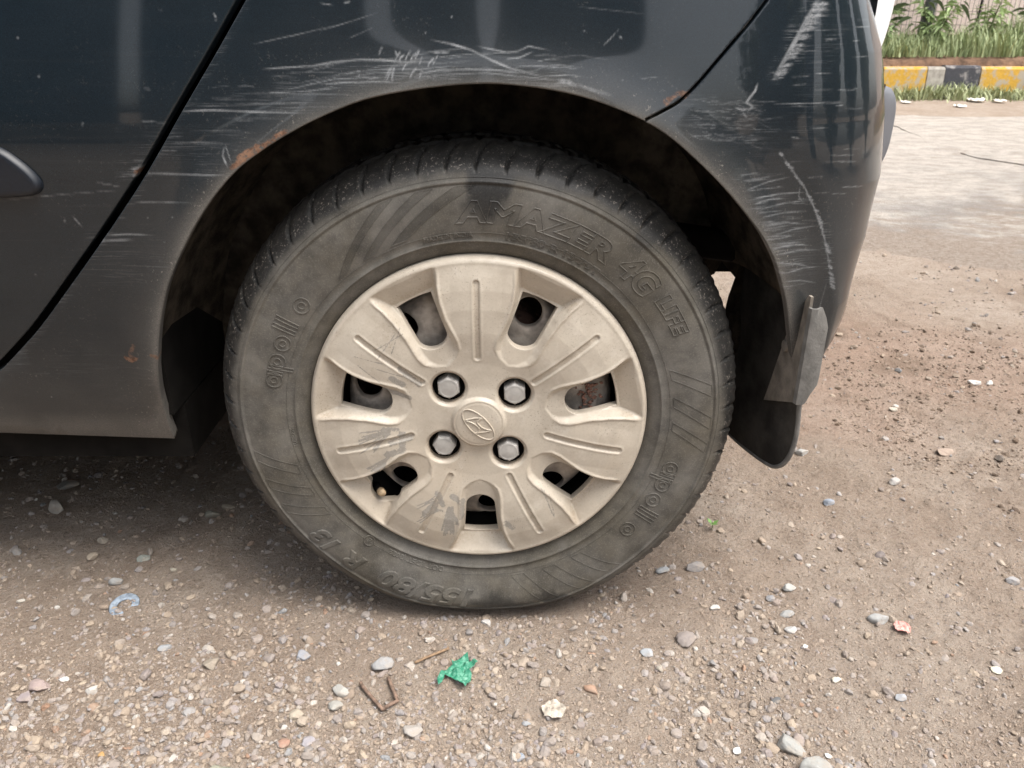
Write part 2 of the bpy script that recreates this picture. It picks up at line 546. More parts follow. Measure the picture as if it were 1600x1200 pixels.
def make_slab(loop, top, lab):
    P, T = tri_fill([resample(np.array(loop, float) + 0, .04)], [(.12, -9, 14, 2, 7)])
    P = P + np.stack([.035 * fbm(P[:, 0] * 9, P[:, 1] * 9, 3, 3), .035 * fbm(P[:, 0] * 9, P[:, 1] * 9, 7, 3)], -1)
    be = boundary(T); n = len(P)
    V = np.concatenate([np.stack([P[:, 0], P[:, 1], top + .008 * fbm(P[:, 0] * 3, P[:, 1] * 3, 5, 3)], -1), np.stack([P[:, 0], P[:, 1], np.full(n, -.05)], -1)])
    o = obj('concrete_slab', mesh('concrete_slab', V, [T, np.array([[b, a, a + n, b + n] for a, b in be])], False, {'blend': np.ones(len(V))}), M['road'])
    tag(o, kind='structure')
make_slab([(2.30, 3.40), (2.52, 3.50), (2.70, 3.50), (3.4, 3.62), (5.5, 3.7), (5.5, 4.5), (3.6, 4.75), (2.36, 4.62), (2.38, 4.4), (2.31, 3.9), (2.27, 3.6)], .016, '')
make_slab([(2.42, 2.98), (2.6, 2.90), (3.4, 2.75), (5.5, 2.6), (5.5, 3.66), (3.4, 3.58), (2.72, 3.45), (2.54, 3.45), (2.29, 3.36), (2.30, 3.2)], .010, '')

def make_road():
    # worn road surface, its near edge ragged under loose grit, its far edge along the dirt verge
    xs = np.arange(-9, 14.01, .08)
    ys0 = 1.35 + .28 * fbm(xs * .9, xs * 0, 5, 4) * 2 + .10 * fbm(xs * 7, xs * 0, 8, 3)
    ys1 = 4.95 - .11 * (xs - 3.2) + .25 * fbm(xs * 1.3, xs * 0, 9, 3)
    n = 60
    t = np.linspace(0, 1, n)[:, None] ** 1.4
    X = np.repeat(xs[None], n, 0); Y = ys0 + (ys1 - ys0) * t
    far = sstep(3, 8, np.hypot(X, Y))
    Z = T_(X, Y) * (1 - far) - .01 * far
    edge = np.minimum(sstep(0, .12, t), sstep(1, .95, t))
    # a long crack with one lip standing higher, curving to the right
    cy = 3.55 - .42 * (X - 2.2) + .16 * np.sin(X * 1.7) + .10 * fbm(X * 3, X * 0, 12, 3)
    lip = sstep(-.02, .02, Y - cy) * np.exp(-np.clip(Y - cy, 0, 9) / .8)
    crack = np.exp(-((Y - cy) / .018) ** 2)
    Z = Z * .6 + .006 * edge + .012 * lip * edge - .014 * crack + .002
    Z0 = T_(X, Y) * (1 - far) - .01 * far
    Z = np.maximum(Z, Z0 + .0045) * edge + (Z0 - .006) * (1 - edge)
    v = np.stack([X, Y, Z], -1).reshape(-1, 3)
    nx = len(xs)
    i = np.arange(n - 1)[:, None] * nx + np.arange(nx - 1)[None]
    q = np.stack([i, i + 1, i + nx + 1, i + nx], -1).reshape(-1, 4)
    bl = np.clip(np.minimum((Y - ys0) / 1.5, (ys1 - Y) / .35), 0, 1)
    o = obj('road', mesh('road', v, q, True, {'blend': bl.ravel()}), M['road'])
    tag(o, kind='structure')
make_road()

# ------------------------------------------------------------------ gravel
def icosphere(sub):
    p = (1 + 5 ** .5) / 2
    v = np.array([(-1, p, 0), (1, p, 0), (-1, -p, 0), (1, -p, 0), (0, -1, p), (0, 1, p), (0, -1, -p), (0, 1, -p), (p, 0, -1), (p, 0, 1), (-p, 0, -1), (-p, 0, 1)], float)
    v /= np.linalg.norm(v[0])
    f = [(0, 11, 5), (0, 5, 1), (0, 1, 7), (0, 7, 10), (0, 10, 11), (1, 5, 9), (5, 11, 4), (11, 10, 2), (10, 7, 6), (7, 1, 8),
         (3, 9, 4), (3, 4, 2), (3, 2, 6), (3, 6, 8), (3, 8, 9), (4, 9, 5), (2, 4, 11), (6, 2, 10), (8, 6, 7), (9, 8, 1)]
    v = [tuple(a) for a in v]
    for _ in range(sub):
        mid = {}; nf = []
        def m(a, b):
            k = (min(a, b), max(a, b))
            if k not in mid:
                q = np.array(v[a]) + np.array(v[b]); q /= np.linalg.norm(q); mid[k] = len(v); v.append(tuple(q))
            return mid[k]
        for a, b, c in f:
            ab, bc, ca = m(a, b), m(b, c), m(c, a)
            nf += [(a, ab, ca), (b, bc, ab), (c, ca, bc), (ab, bc, ca)]
        f = nf
    return np.array(v), np.array(f)

def stone_shape(sub, seed, cuts=7, soft=.12):
    """an irregular stone: a sphere cut by random planes, then roughened"""
    r = np.random.default_rng(seed)
    v, f = icosphere(sub)
    d = np.ones(len(v))
    for _ in range(cuts):
        n = r.normal(size=3); n /= np.linalg.norm(n)
        h = r.uniform(.50, .86)
        c = v @ n
        d = np.where(c > 1e-3, np.minimum(d, h / np.maximum(c, 1e-3)), d)
    w = v * d[:, None]
    ph = r.uniform(0, 9, 3)
    w = w * (1 + soft * np.sin(v @ r.normal(size=3) * 4 + ph[0]) * np.sin(v @ r.normal(size=3) * 6 + ph[1]))[:, None]
    w *= np.array([1, r.uniform(.58, .98), r.uniform(.50, .85)])
    return w, f

PAL = np.array([(.33, .31, .31), (.36, .34, .33), (.30, .265, .265), (.42, .355, .29), (.40, .325, .25), (.27, .25, .245), (.44, .41, .38),
                (.34, .27, .21), (.60, .57, .53), (.37, .22, .145), (.155, .14, .13), (.31, .33, .35), (.46, .38, .29)])
PALP = np.array([.16, .14, .12, .12, .12, .08, .07, .08, .03, .02, .02, .02, .02])

def scatter(name, n, rmin, rmax, power, sub, ylo, yhi, label, seedoff, xw=1.18, dens=.20, earthy=(.08, .58)):
    r = np.random.default_rng(100 + seedoff)
    var = [stone_shape(sub, 300 + seedoff * 20 + i, 6 if sub else 4, .10) for i in range(10)]
    m = int(n * 2.2)
    dl, dh = ylo + .7703, yhi + .7703
    u = r.uniform(0, 1, m)
    Yp = 1 / (1 / dl + u * (1 / dh - 1 / dl))          # thins out with distance
    hw = (.9034 * Yp + .29) * .64 * xw
    x = CAM[0] + r.uniform(-1, 1, m) * hw; y = Yp - .7703
    d = fbm(x * 2.2, y * 2.2, 61, 3) + .7 * fbm(x * 9, y * 9, 71, 3) + .12 * sstep(.25, -.2, x) - .16 * sstep(.15, .55, x)
    ok = r.uniform(0, 1, m) < sstep(-.12, .16, d) * (1 - dens) + dens
    ok &= ~((np.abs(x) < .13) & (y > .0) & (y < .16))
    x, y = x[ok][:n], y[ok][:n]
    n = len(x)
    s = (rmin ** -power + r.uniform(0, 1, n) * (rmax ** -power - rmin ** -power)) ** (-1 / power)
    far = np.clip((y + .77) / 1.3, 1, 2.2)
    s = s * far ** .7
    z = T_(x, y) + s * r.uniform(-.22, .30, n)
    k = r.integers(0, len(var), n)
    nv = len(var[0][0]); nf = len(var[0][1])
    base = np.stack([q[0] for q in var])[k]              # n, nv, 3
    # tilt a little, spin fully
    a = r.uniform(0, 2 * np.pi, n); t1 = r.normal(0, .3, n); t2 = r.normal(0, .3, n)
    ca, sa = np.cos(a), np.sin(a)
    c1, s1, c2, s2 = np.cos(t1), np.sin(t1), np.cos(t2), np.sin(t2)
    Z0 = np.zeros(n); O = np.ones(n)
    Rz = np.stack([np.stack([ca, -sa, Z0], -1), np.stack([sa, ca, Z0], -1), np.stack([Z0, Z0, O], -1)], 1)
    Rx = np.stack([np.stack([O, Z0, Z0], -1), np.stack([Z0, c1, -s1], -1), np.stack([Z0, s1, c1], -1)], 1)
    Ry = np.stack([np.stack([c2, Z0, s2], -1), np.stack([Z0, O, Z0], -1), np.stack([-s2, Z0, c2], -1)], 1)
    RR = Rz @ Rx @ Ry
    V = np.einsum('nij,nvj->nvi', RR, base * s[:, None, None])
    V += np.stack([x, y, z], -1)[:, None]
    F = (var[0][1][None] + (np.arange(n) * nv)[:, None, None]).reshape(-1, 3)
    tint = PAL[r.choice(len(PAL), n, p=PALP / PALP.sum())] * r.uniform(.82, 1.15, (n, 1))
    earth = np.array([.35, .272, .208])
    me_ = r.uniform(earthy[0], earthy[1], (n, 1))
    tint = tint * (1 - me_) + earth * me_
    C = np.repeat(tint * .85, nv, 0)
    o = obj(name, mesh(name, V.reshape(-1, 3), F, False if sub == 0 else False, {'tint': C}), M['stone'])
    tag(o, label, 'gravel', kind='stuff')
    return o

scatter('gravel', 9800, .0027, .0088, 2.4, 1, -.33, 1.6, 'loose grey and tan gravel spread over the sandy earth', 1)
scatter('grit', 47000, .0010, .0029, 1.7, 0, -.33, 1.9, 'fine grit and crumbs of earth lying between the gravel', 2, dens=.62, earthy=(.35, .98))

def outlying(n=12000):
    r = np.random.default_rng(91)
    var = [stone_shape(0, 950 + i, 4, .1) for i in range(8)]
    m = n * 4
    x = r.uniform(-3.2, 3.2, m); y = r.uniform(-2.6, 1.5, m)
    hw = (.9034 * (y + .77) + .29) * .64 * 1.1
    near = (np.abs(x - CAM[0]) < hw) & (y > -.31)
    fade = np.exp(-(np.hypot(x * .8, y + .2) / 1.3) ** 2)
    d = fbm(x * 2.2, y * 2.2, 61, 3) + .7 * fbm(x * 9, y * 9, 71, 3)
    ok = ~near & (r.uniform(0, 1, m) < fade * (.25 + .75 * sstep(-.12, .16, d)))
    x, y = x[ok][:n], y[ok][:n]; n = len(x)
    s = (.0022 ** -1.9 + r.uniform(0, 1, n) * (.0085 ** -1.9 - .0022 ** -1.9)) ** (-1 / 1.9)
    B = np.stack([q[0] for q in var])[r.integers(0, 8, n)]; a = r.uniform(0, 6.28, n); ca, sa = np.cos(a)[:, None], np.sin(a)[:, None]
    V = np.stack([B[..., 0] * ca - B[..., 1] * sa, B[..., 0] * sa + B[..., 1] * ca, B[..., 2]], -1) * s[:, None, None]
    V += np.stack([x, y, T_(x, y) + s * r.uniform(0, .35, n)], -1)[:, None]
    nv = B.shape[1]; Fc = (var[0][1][None] + (np.arange(n) * nv)[:, None, None]).reshape(-1, 3)
    me_ = r.uniform(.2, .8, (n, 1)); tint = PAL[r.choice(len(PAL), n, p=PALP / PALP.sum())] * (1 - me_) + np.array([.35, .272, .208]) * me_
    o = obj('gravel', mesh('gravel', V.reshape(-1, 3), Fc, False, {'tint': np.repeat(tint * .85, nv, 0)}), M['stone'])
    tag(o, 'thin scatter of gravel round the edges of the lane', 'gravel', kind='stuff')
outlying()

def clods(n=5200):
    r = np.random.default_rng(77)
    var = [stone_shape(0, 800 + i, 5, .30) for i in range(8)]
    m = n * 5
    Yp = 1 / (1 / .62 + r.uniform(0, 1, m) * (1 / 1.75 - 1 / .62)); x = r.uniform(.30, 1.35, m); y = Yp - .7703
    d = fbm(x * 4, y * 4, 161, 3) + .6 * fbm(x * 14, y * 14, 171, 3)
    ok = (r.uniform(0, 1, m) < sstep(.02, .24, d)) & (y > .02 + .25 * (x < .45))
    x, y = x[ok][:n], y[ok][:n]; n = len(x)
    s = (.0018 ** -2.3 + r.uniform(0, 1, n) * (.0095 ** -2.3 - .0018 ** -2.3)) ** (-1 / 2.3)
    k = r.integers(0, 8, n); B = np.stack([q[0] for q in var])[k]; a = r.uniform(0, 6.28, n)
    ca, sa = np.cos(a)[:, None], np.sin(a)[:, None]
    V = np.stack([B[..., 0] * ca - B[..., 1] * sa, B[..., 0] * sa + B[..., 1] * ca, B[..., 2]], -1) * s[:, None, None]
    V += np.stack([x, y, T_(x, y) + s * r.uniform(-.25, .25, n)], -1)[:, None]
    nv = B.shape[1]; Fc = (var[0][1][None] + (np.arange(n) * nv)[:, None, None]).reshape(-1, 3)
    tint = np.array([(.17, .122, .088), (.22, .165, .125), (.12, .085, .062), (.27, .205, .155)])[r.integers(0, 4, n)] * r.uniform(.8, 1.15, (n, 1))
    o = obj('mud_clods', mesh('mud_clods', V.reshape(-1, 3), Fc, False, {'tint': np.repeat(tint, nv, 0)}), colour_attr_material('damp_mud', .9, .002, 300))
    tag(o, 'crumbly clods of damp brown mud right of the wheel', 'mud', kind='stuff')
clods()

# ------------------------------------------------------------------ the car
car = empty('hatchback_car', (0, .79, 0))
tag(car, 'dark blue black hatchback with scraped paint and a flat rear tyre on the gravel', 'car')
CL = (0, -.79, 0)                                   # children are modelled in world coordinates

SZ = np.linspace(.18, 1.0, 165)
_s = np.interp(SZ, [.18, .22, .25, .30, .36, .44, .55, .60, .66, .72, .80, .90, 1.0],
               [.060, .040, .026, .010, -.003, -.014, -.021, -.020, -.012, -.002, .008, .022, .045])
_k = np.exp(-.5 * (np.arange(-8, 9) / 3.2) ** 2); _k /= _k.sum()
_s = np.convolve(np.pad(_s, 8, mode='edge'), _k, 'valid')
def side(z): return np.interp(z, SZ, _s)

# bumper corner: the tangent angle turns along u, differently at each height
TZ = np.linspace(.18, 1.0, 83)
zk = [.25, .31, .35, .40, .46, .52, .58, .64, .70, 1.0]
_uc = np.interp(TZ, zk, [.352, .362, .371, .369, .352, .328, .305, .295, .29, .29])
_t1 = np.interp(TZ, zk, [70, 64, 56, 40, 28, 20, 16, 14, 14, 14])
_lr = np.interp(TZ, zk, [.09, .09, .127, .055, .108, .163, .189, .173, .125, .125])
TU = np.arange(.12, 1.6, .003)
_ext = []
for uc, t1, lr in zip(_uc, _t1, _lr):
    tau = np.interp(TU, [.16, uc - .006, uc + .006, uc + lr, uc + lr + .30, 2], [0, 9, t1, 80, 90, 90])
    tau = R(1) * tau
    xs = .12 + np.concatenate([[0], np.cumsum(np.cos(tau[:-1]) * .003)])
    ys = np.concatenate([[0], np.cumsum(np.sin(tau[:-1]) * .003)])
    _ext.append((xs, ys))
_EX = np.array([e[0] for e in _ext]); _EY = np.array([e[1] for e in _ext])

ARC_PX = [(272, 685), (262, 660), (252, 625), (247, 590), (246, 555), (250, 500), (262, 445), (288, 382), (320, 325), (362, 272), (402, 239), (450, 208),
          (500, 182), (560, 157), (620, 143), (700, 132), (760, 129), (800, 131), (850, 137), (900, 147), (950, 163), (1008, 188), (1050, 215),
          (1090, 250), (1130, 290), (1160, 325), (1190, 365), (1210, 402), (1222, 440), (1229, 470), (1232, 492)]
_arc_r = None
def flare(u, z):
    if _arc_r is None: return 0
    a = np.arctan2(z - .28, u - .0); r = np.hypot(u, z - .28)
    d = np.abs(r - np.interp(a, _arc_r[0], _arc_r[1]))
    return -.0065 * np.exp(-(d / .024) ** 2) * sstep(.26, .34, z)

def F(uv):
    u, z = uv[:, 0], uv[:, 1]
    zz = np.clip(z, TZ[0], TZ[-1] - 1e-6); uu = np.clip(u, TU[0], TU[-1] - 1e-6)
    fi = (zz - TZ[0]) / (TZ[1] - TZ[0]); i = fi.astype(int); fi = fi - i
    fj = (uu - TU[0]) / .003; j = np.minimum(fj.astype(int), len(TU) - 2); fj = fj - j
    def bi(A): return (A[i, j] * (1 - fj) + A[i, j + 1] * fj) * (1 - fi) + (A[np.minimum(i + 1, len(TZ) - 1), j] * (1 - fj) + A[np.minimum(i + 1, len(TZ) - 1), j + 1] * fj) * fi
    x = np.where(u < TU[0], u, bi(_EX))
    y = side(z) + np.where(u < TU[0], 0, bi(_EY)) + flare(u, z)
    y = y + np.where(u < -2.35, .9 * (u + 2.35) ** 2, 0)
    # faint swell in the door skin
    y = y + .006 * np.exp(-((z - .47 - .10 * (u + .6)) / .05) ** 2) * sstep(-.42, -.58, u)
    return np.stack([x, y, z], -1)

def Fn(uv):
    e = 1e-3
    du = F(uv + [e, 0]) - F(uv - [e, 0]); dz = F(uv + [0, e]) - F(uv - [0, e])
    n = np.cross(du, dz); return n / (np.linalg.norm(n, axis=1, keepdims=True) + 1e-12)

def surf(uv, depth, lift=0.0):
    return F(uv) - Fn(uv) * (depth - lift)

def project(P):
    X, Y, Z = P[:, 0] - CAM[0], P[:, 1] - CAM[1], P[:, 2] - CAM[2]
    d = Y * CP - Z * SP
    return np.stack([800 + FPX * X / d, 600 - FPX * (Y * SP + Z * CP) / d], -1)

def uz(px):
    """where the picture points fall on the body side (u along the side, z up)"""
    px = np.asarray(px, float).reshape(-1, 2)
    g = np.array([at_depth(a, b, 0.0)[[0, 2]] for a, b in px])
    g[:, 0] = np.clip(g[:, 0], -2, .55)
    for _ in range(25):
        p = project(F(g)); e = 1e-4
        a = (project(F(g + [e, 0])) - p) / e; b = (project(F(g + [0, e])) - p) / e
        r = px - p
        det = a[:, 0] * b[:, 1] - a[:, 1] * b[:, 0]
        det = np.where(np.abs(det) < 2e4, np.sign(det + 1e-9) * 2e4, det)
        du = (r[:, 0] * b[:, 1] - r[:, 1] * b[:, 0]) / det; dz = (a[:, 0] * r[:, 1] - a[:, 1] * r[:, 0]) / det
        g = g + np.clip(np.stack([du, dz], -1), -.05, .05) * .8
        g[:, 1] = np.clip(g[:, 1], .19, .99)
    return g

ARC = uz(ARC_PX)
_a = np.arctan2(ARC[:, 1] - .28, ARC[:, 0]); _o = np.argsort(_a)
_arc_r = (_a[_o], np.hypot(ARC[:, 0], ARC[:, 1] - .28)[_o])
ARC = uz(ARC_PX)
ARC_S = smooth_line(ARC, 5)

GAP_PX = [(0, 572), (30, 540), (60, 505), (110, 436), (170, 350), (225, 265), (280, 168), (330, 82), (375, 2)]
JOINT_PX = [(1008, 188), (1035, 174), (1062, 158), (1090, 131), (1120, 96), (1150, 61), (1175, 31), (1198, 1)]
GAP = uz(GAP_PX); JOINT = uz(JOINT_PX)
gtop = GAP[-1]
gdir = GAP[-1] - GAP[-2]; gdir /= np.linalg.norm(gdir)
GAPX = np.concatenate([GAP, [gtop + gdir * .10, gtop + gdir * .2 + [.0, .02], [gtop[0] + .15, .95]]])
GAP_S = smooth_line(GAPX, 5)
JOINTX = np.concatenate([JOINT, [JOINT[-1] + (JOINT[-1] - JOINT[-2]) * .8]])
JT = JOINTX[-1]
JOINT_S = smooth_line(JOINTX, 5)
SILL_Z = float(ARC[0, 1])

# ---- paint wear and a painted gap highlight: strokes drawn where the photograph shows them
STROKES = []     # (kind, points in px, width mm, strength)
def st(pts, w=1.2, s=.6, kind='wear'): STROKES.append((kind, pts, w, s))
st([(408, 108), (470, 104), (540, 98)], 1.6, .55); st([(405, 146), (470, 143), (540, 136)], 1.2, .5)
st([(280, 174), (330, 172), (400, 175), (486, 177)], 2.4, .6); st([(190, 272), (240, 271), (300, 273), (354, 274)], 3, .45)
st([(209, 316), (260, 316), (304, 317)], 2.0, .4); st([(160, 368), (200, 366), (243, 368)], 2.4, .45); st([(150, 377), (210, 374)], 4, .35)
st([(0, 314), (60, 307), (120, 302), (190, 297)], 1.2, .35); st([(395, 69), (460, 55), (540, 36)], .9, .4)
st([(150, 285), (190, 292)], 1.4, .4); st([(112, 337), (128, 355)], 1.4, .6); st([(335, 20), (338, 33)], 1.6, .6); st([(225, 138), (236, 140)], 2, .5)
st([(350, 230), (348, 244), (356, 262)], 2.4, .75); st([(352, 226), (362, 256)], 1.2, .55)
st([(205, 265), (222, 262), (231, 268)], 4.5, .6); st([(207, 276), (216, 272)], 4, .55)
for k in range(26):
    y0 = 110 + random.random() * 165; x0 = 235 + random.random() * 190 + max(0, 200 - y0) * .5
    if y0 > 190: x0 = 190 + random.random() * 120
    l = 25 + random.random() * 110
    st([(x0, y0), (x0 + l * .5, y0 - 2 + random.random() * 3), (x0 + l, y0 - 3 + random.random() * 5)], .8 + random.random() * .7, .12 + random.random() * .25)
st([(470, 107), (520, 97), (564, 93), (600, 94), (635, 97), (668, 97)], 2.2, .6)
st([(500, 132), (540, 129), (601, 127), (625, 130)], 1.6, .5); st([(440, 142), (520, 124), (600, 120)], 1.2, .4)
st([(689, 64), (736, 78), (770, 95), (798, 107), (824, 113), (838, 110), (851, 104)], 2.6, .75); st([(672, 62), (720, 72), (760, 90), (800, 104)], 1.4, .45)
st([(745, 72), (763, 76), (793, 82), (810, 80), (826, 72), (861, 79)], 1.8, .55); st([(790, 92), (812, 90), (834, 80)], 1.8, .6)
st([(645, 121), (660, 114), (689, 109), (730, 108), (770, 109), (820, 113), (868, 125)], 1.8, .5)
st([(640, 130), (690, 117), (760, 114), (840, 122), (880, 128)], 1.4, .4); st([(838, 96), (860, 92), (878, 92)], 1.2, .4)
st([(869, 126), (888, 128), (905, 136)], 7, .42); st([(900, 132), (930, 142), (960, 150)], 5, .3)
for (x, y) in [(592, 72), (615, 80), (622, 84), (632, 78), (640, 82), (648, 78), (655, 88), (668, 90), (604, 110), (612, 104), (640, 105), (655, 108), (676, 86), (628, 95)]:
    dx = 4 + random.random() * 8; dy = 14 + random.random() * 12
    st([(x + dx, y), (x + dx * .3, y + dy * .5), (x, y + dy)], 1.4 + random.random(), .5 + random.random() * .2)
st([(600, 126), (612, 104), (640, 97), (668, 90)], 4, .3); st([(617, 78), (621, 88), (626, 78)], 2.2, .6); st([(676, 82), (700, 82), (704, 78)], 3.2, .5)
for k in range(40):
    x0 = 470 + random.random() * 400; t = (x0 - 760) / 300
    y0 = 122 - random.random() * 45 + 26 * t * t
    l = 20 + random.random() * 70
    st([(x0, y0), (x0 + l * .5, y0 - l * .05 + 3 * t), (x0 + l, y0 - 2 + 12 * t * l / 60)], .8 + random.random() * .5, .15 + random.random() * .22)
st([(500, 48), (540, 36), (590, 20)], .9, .4); st([(545, 60), (585, 42)], .8, .3); st([(942, 72), (956, 58), (968, 44)], .9, .55); st([(500, 5), (522, 8)], 1.2, .5)
st([(537, 5), (548, 2)], 2.4, .6); st([(968, 56), (972, 61)], 2.6, .55); st([(1000, 123), (1030, 120)], .7, .35); st([(900, 10), (1010, 22)], .6, .25)
# bumper
for k in range(60):
    t = random.random(); x0 = 1278 - 66 * t - 4 * random.random(); y0 = 0 + 122 * t
    l = 10 + 16 * (1 - t) * random.random() + 6
    st([(x0 - 4, y0 + 2), (x0 + l * .6, y0), (x0 + l, y0 - 1)], 1.6 + random.random() * 1.6, .45 + random.random() * .3)
st([(1278, 0), (1262, 28), (1245, 60), (1228, 90), (1210, 120)], 7, .6)
st([(1184, 130), (1180, 142), (1172, 152), (1166, 160), (1176, 166), (1165, 178)], 3.2, .75); st([(1148, 168), (1160, 172), (1184, 168)], 2.4, .6); st([(1160, 176), (1168, 184)], 3, .5)
st([(1210, 163), (1260, 161), (1322, 161)], .9, .55); st([(1220, 48), (1310, 46)], .8, .35); st([(1238, 133), (1262, 131)], .9, .4)
for k in range(80):
    x0 = 1075 + random.random() * 110; y0 = 155 + random.random() * 70
    a = random.random() * 1.6 - .6; l = 10 + random.random() * 40
    st([(x0, y0), (x0 + l * .5, y0 + a * l * .25 + 2), (x0 + l, y0 + a * l * .3)], .7, .12 + random.random() * .22)
for k in range(38):
    x0 = 1200 + random.random() * 140; y0 = 30 + random.random() * 320
    l = 6 + random.random() * 34
    st([(x0, y0), (x0 + l, y0 - 2 + random.random() * 2)], .7 + random.random() * .5, .15 + random.random() * .35)
for (x0, y0, x1, y1) in [(1165, 298, 1236, 276), (1172, 312, 1262, 300), (1185, 328, 1270, 312), (1190, 340, 1262, 330), (1196, 352, 1262, 350), (1202, 370, 1280, 352),
                         (1208, 384, 1268, 384), (1212, 398, 1284, 390), (1216, 412, 1270, 418), (1222, 428, 1286, 416), (1224, 440, 1276, 442), (1180, 318, 1230, 310), (1205, 392, 1240, 384)]:
    st([(x0, y0), ((x0 + x1) / 2, (y0 + y1) / 2 - 3), (x1, y1)], 1.8, .45)
for k in range(34):
    t = random.random(); x0 = 1150 + 75 * t; y0 = 270 + 190 * t ** 1.3
    l = 12 + random.random() * 45
    st([(x0, y0), (x0 + l, y0 - l * .18 + random.random() * 5)], .9 + random.random() * .8, .2 + random.random() * .25)
CREASE = [(1218, 236), (1232, 258), (1248, 280), (1259, 296), (1266, 312), (1274, 328), (1282, 350), (1290, 380), (1296, 415), (1299, 450)]
st(CREASE, 1.8, .55)
for k in range(46):
    t = random.random() * (len(CREASE) - 1); i = int(t); f = t - i
    x = CREASE[i][0] * (1 - f) + CREASE[i + 1][0] * f; y = CREASE[i][1] * (1 - f) + CREASE[i + 1][1] * f
    st([(x - 2, y), (x + 3 + random.random() * 5, y + 2 + random.random() * 6)], 2.0 + random.random() * 1.8, .4 + random.random() * .35)
st([(1250, 292), (1248, 306), (1256, 318), (1264, 320)], .9, .6); st([(1278, 490), (1292, 440)], .9, .4); st([(1236, 214), (1250, 216)], 1.6, .5)
for a_, b_ in zip(range(0, 8), range(1, 9)):  # reflected edge highlight of the door gap, painted into the colour
    st([(GAP_PX[a_][0] + 9, GAP_PX[a_][1] + 3), (GAP_PX[b_][0] + 9, GAP_PX[b_][1] + 3)], 14, .42, 'scuff_glint')
# rust and chipped paint
st([(362, 262), (380, 250), (410, 230), (440, 208)], 5.0, .95, 'rust'); st([(374, 246), (400, 229)], 4, .9, 'rust'); st([(430, 214), (446, 205)], 4, .8, 'rust')
st([(213, 268), (218, 265)], 5, .95, 'rust'); st([(1042, 160), (1060, 146), (1072, 146)], 6, .6, 'rust'); st([(198, 560), (205, 563), (212, 560)], 6.5, .9, 'rust'); st([(238, 556), (243, 558)], 6, .7, 'rust')
st([(208, 540), (204, 558)], 5, .45, 'rust')
for (x, y) in [(27, 58), (60, 118), (128, 193), (250, 15), (180, 200), (230, 340), (560, 118), (705, 26), (664, 50), (912, 48), (972, 125), (80, 620), (60, 640), (30, 560), (100, 345), (55, 430), (268, 339), (256, 378)]:
    st([(x, y), (x + 2, y + 1)], 1.6 + random.random() * 1.4, .6)

for pts, w, s_ in [([(215, 240), (300, 232), (365, 226)], 70, .24), ([(395, 158), (480, 138), (570, 122)], 56, .28), ([(560, 118), (700, 112), (880, 124)], 42, .42), ([(1170, 292), (1215, 350), (1250, 425)], 62, .36),
                   ([(1085, 172), (1130, 190), (1190, 215)], 64, .18), ([(1300, 60), (1270, 130), (1240, 210)], 70, .13), ([(1270, 0), (1246, 46), (1214, 112)], 26, .9), ([(1290, 6), (1268, 50), (1240, 90)], 24, .55),
                   ([(150, 372), (240, 368)], 30, .3), ([(190, 275), (350, 274)], 16, .45), ([(140, 420), (236, 412)], 60, .18), ([(60, 560), (230, 600)], 90, .12), ([(1288, 340), (1296, 440)], 20, .4)]:
    STROKES.append(('scuff_glint', pts, w, s_))
_flat = np.concatenate([np.array(s[1], float) for s in STROKES])
_uzf = uz(_flat)
_i = 0; UZS = []
for kind, pts, w, s in STROKES:
    UZS.append((kind, _uzf[_i:_i + len(pts)], w * .00078, s)); _i += len(pts)

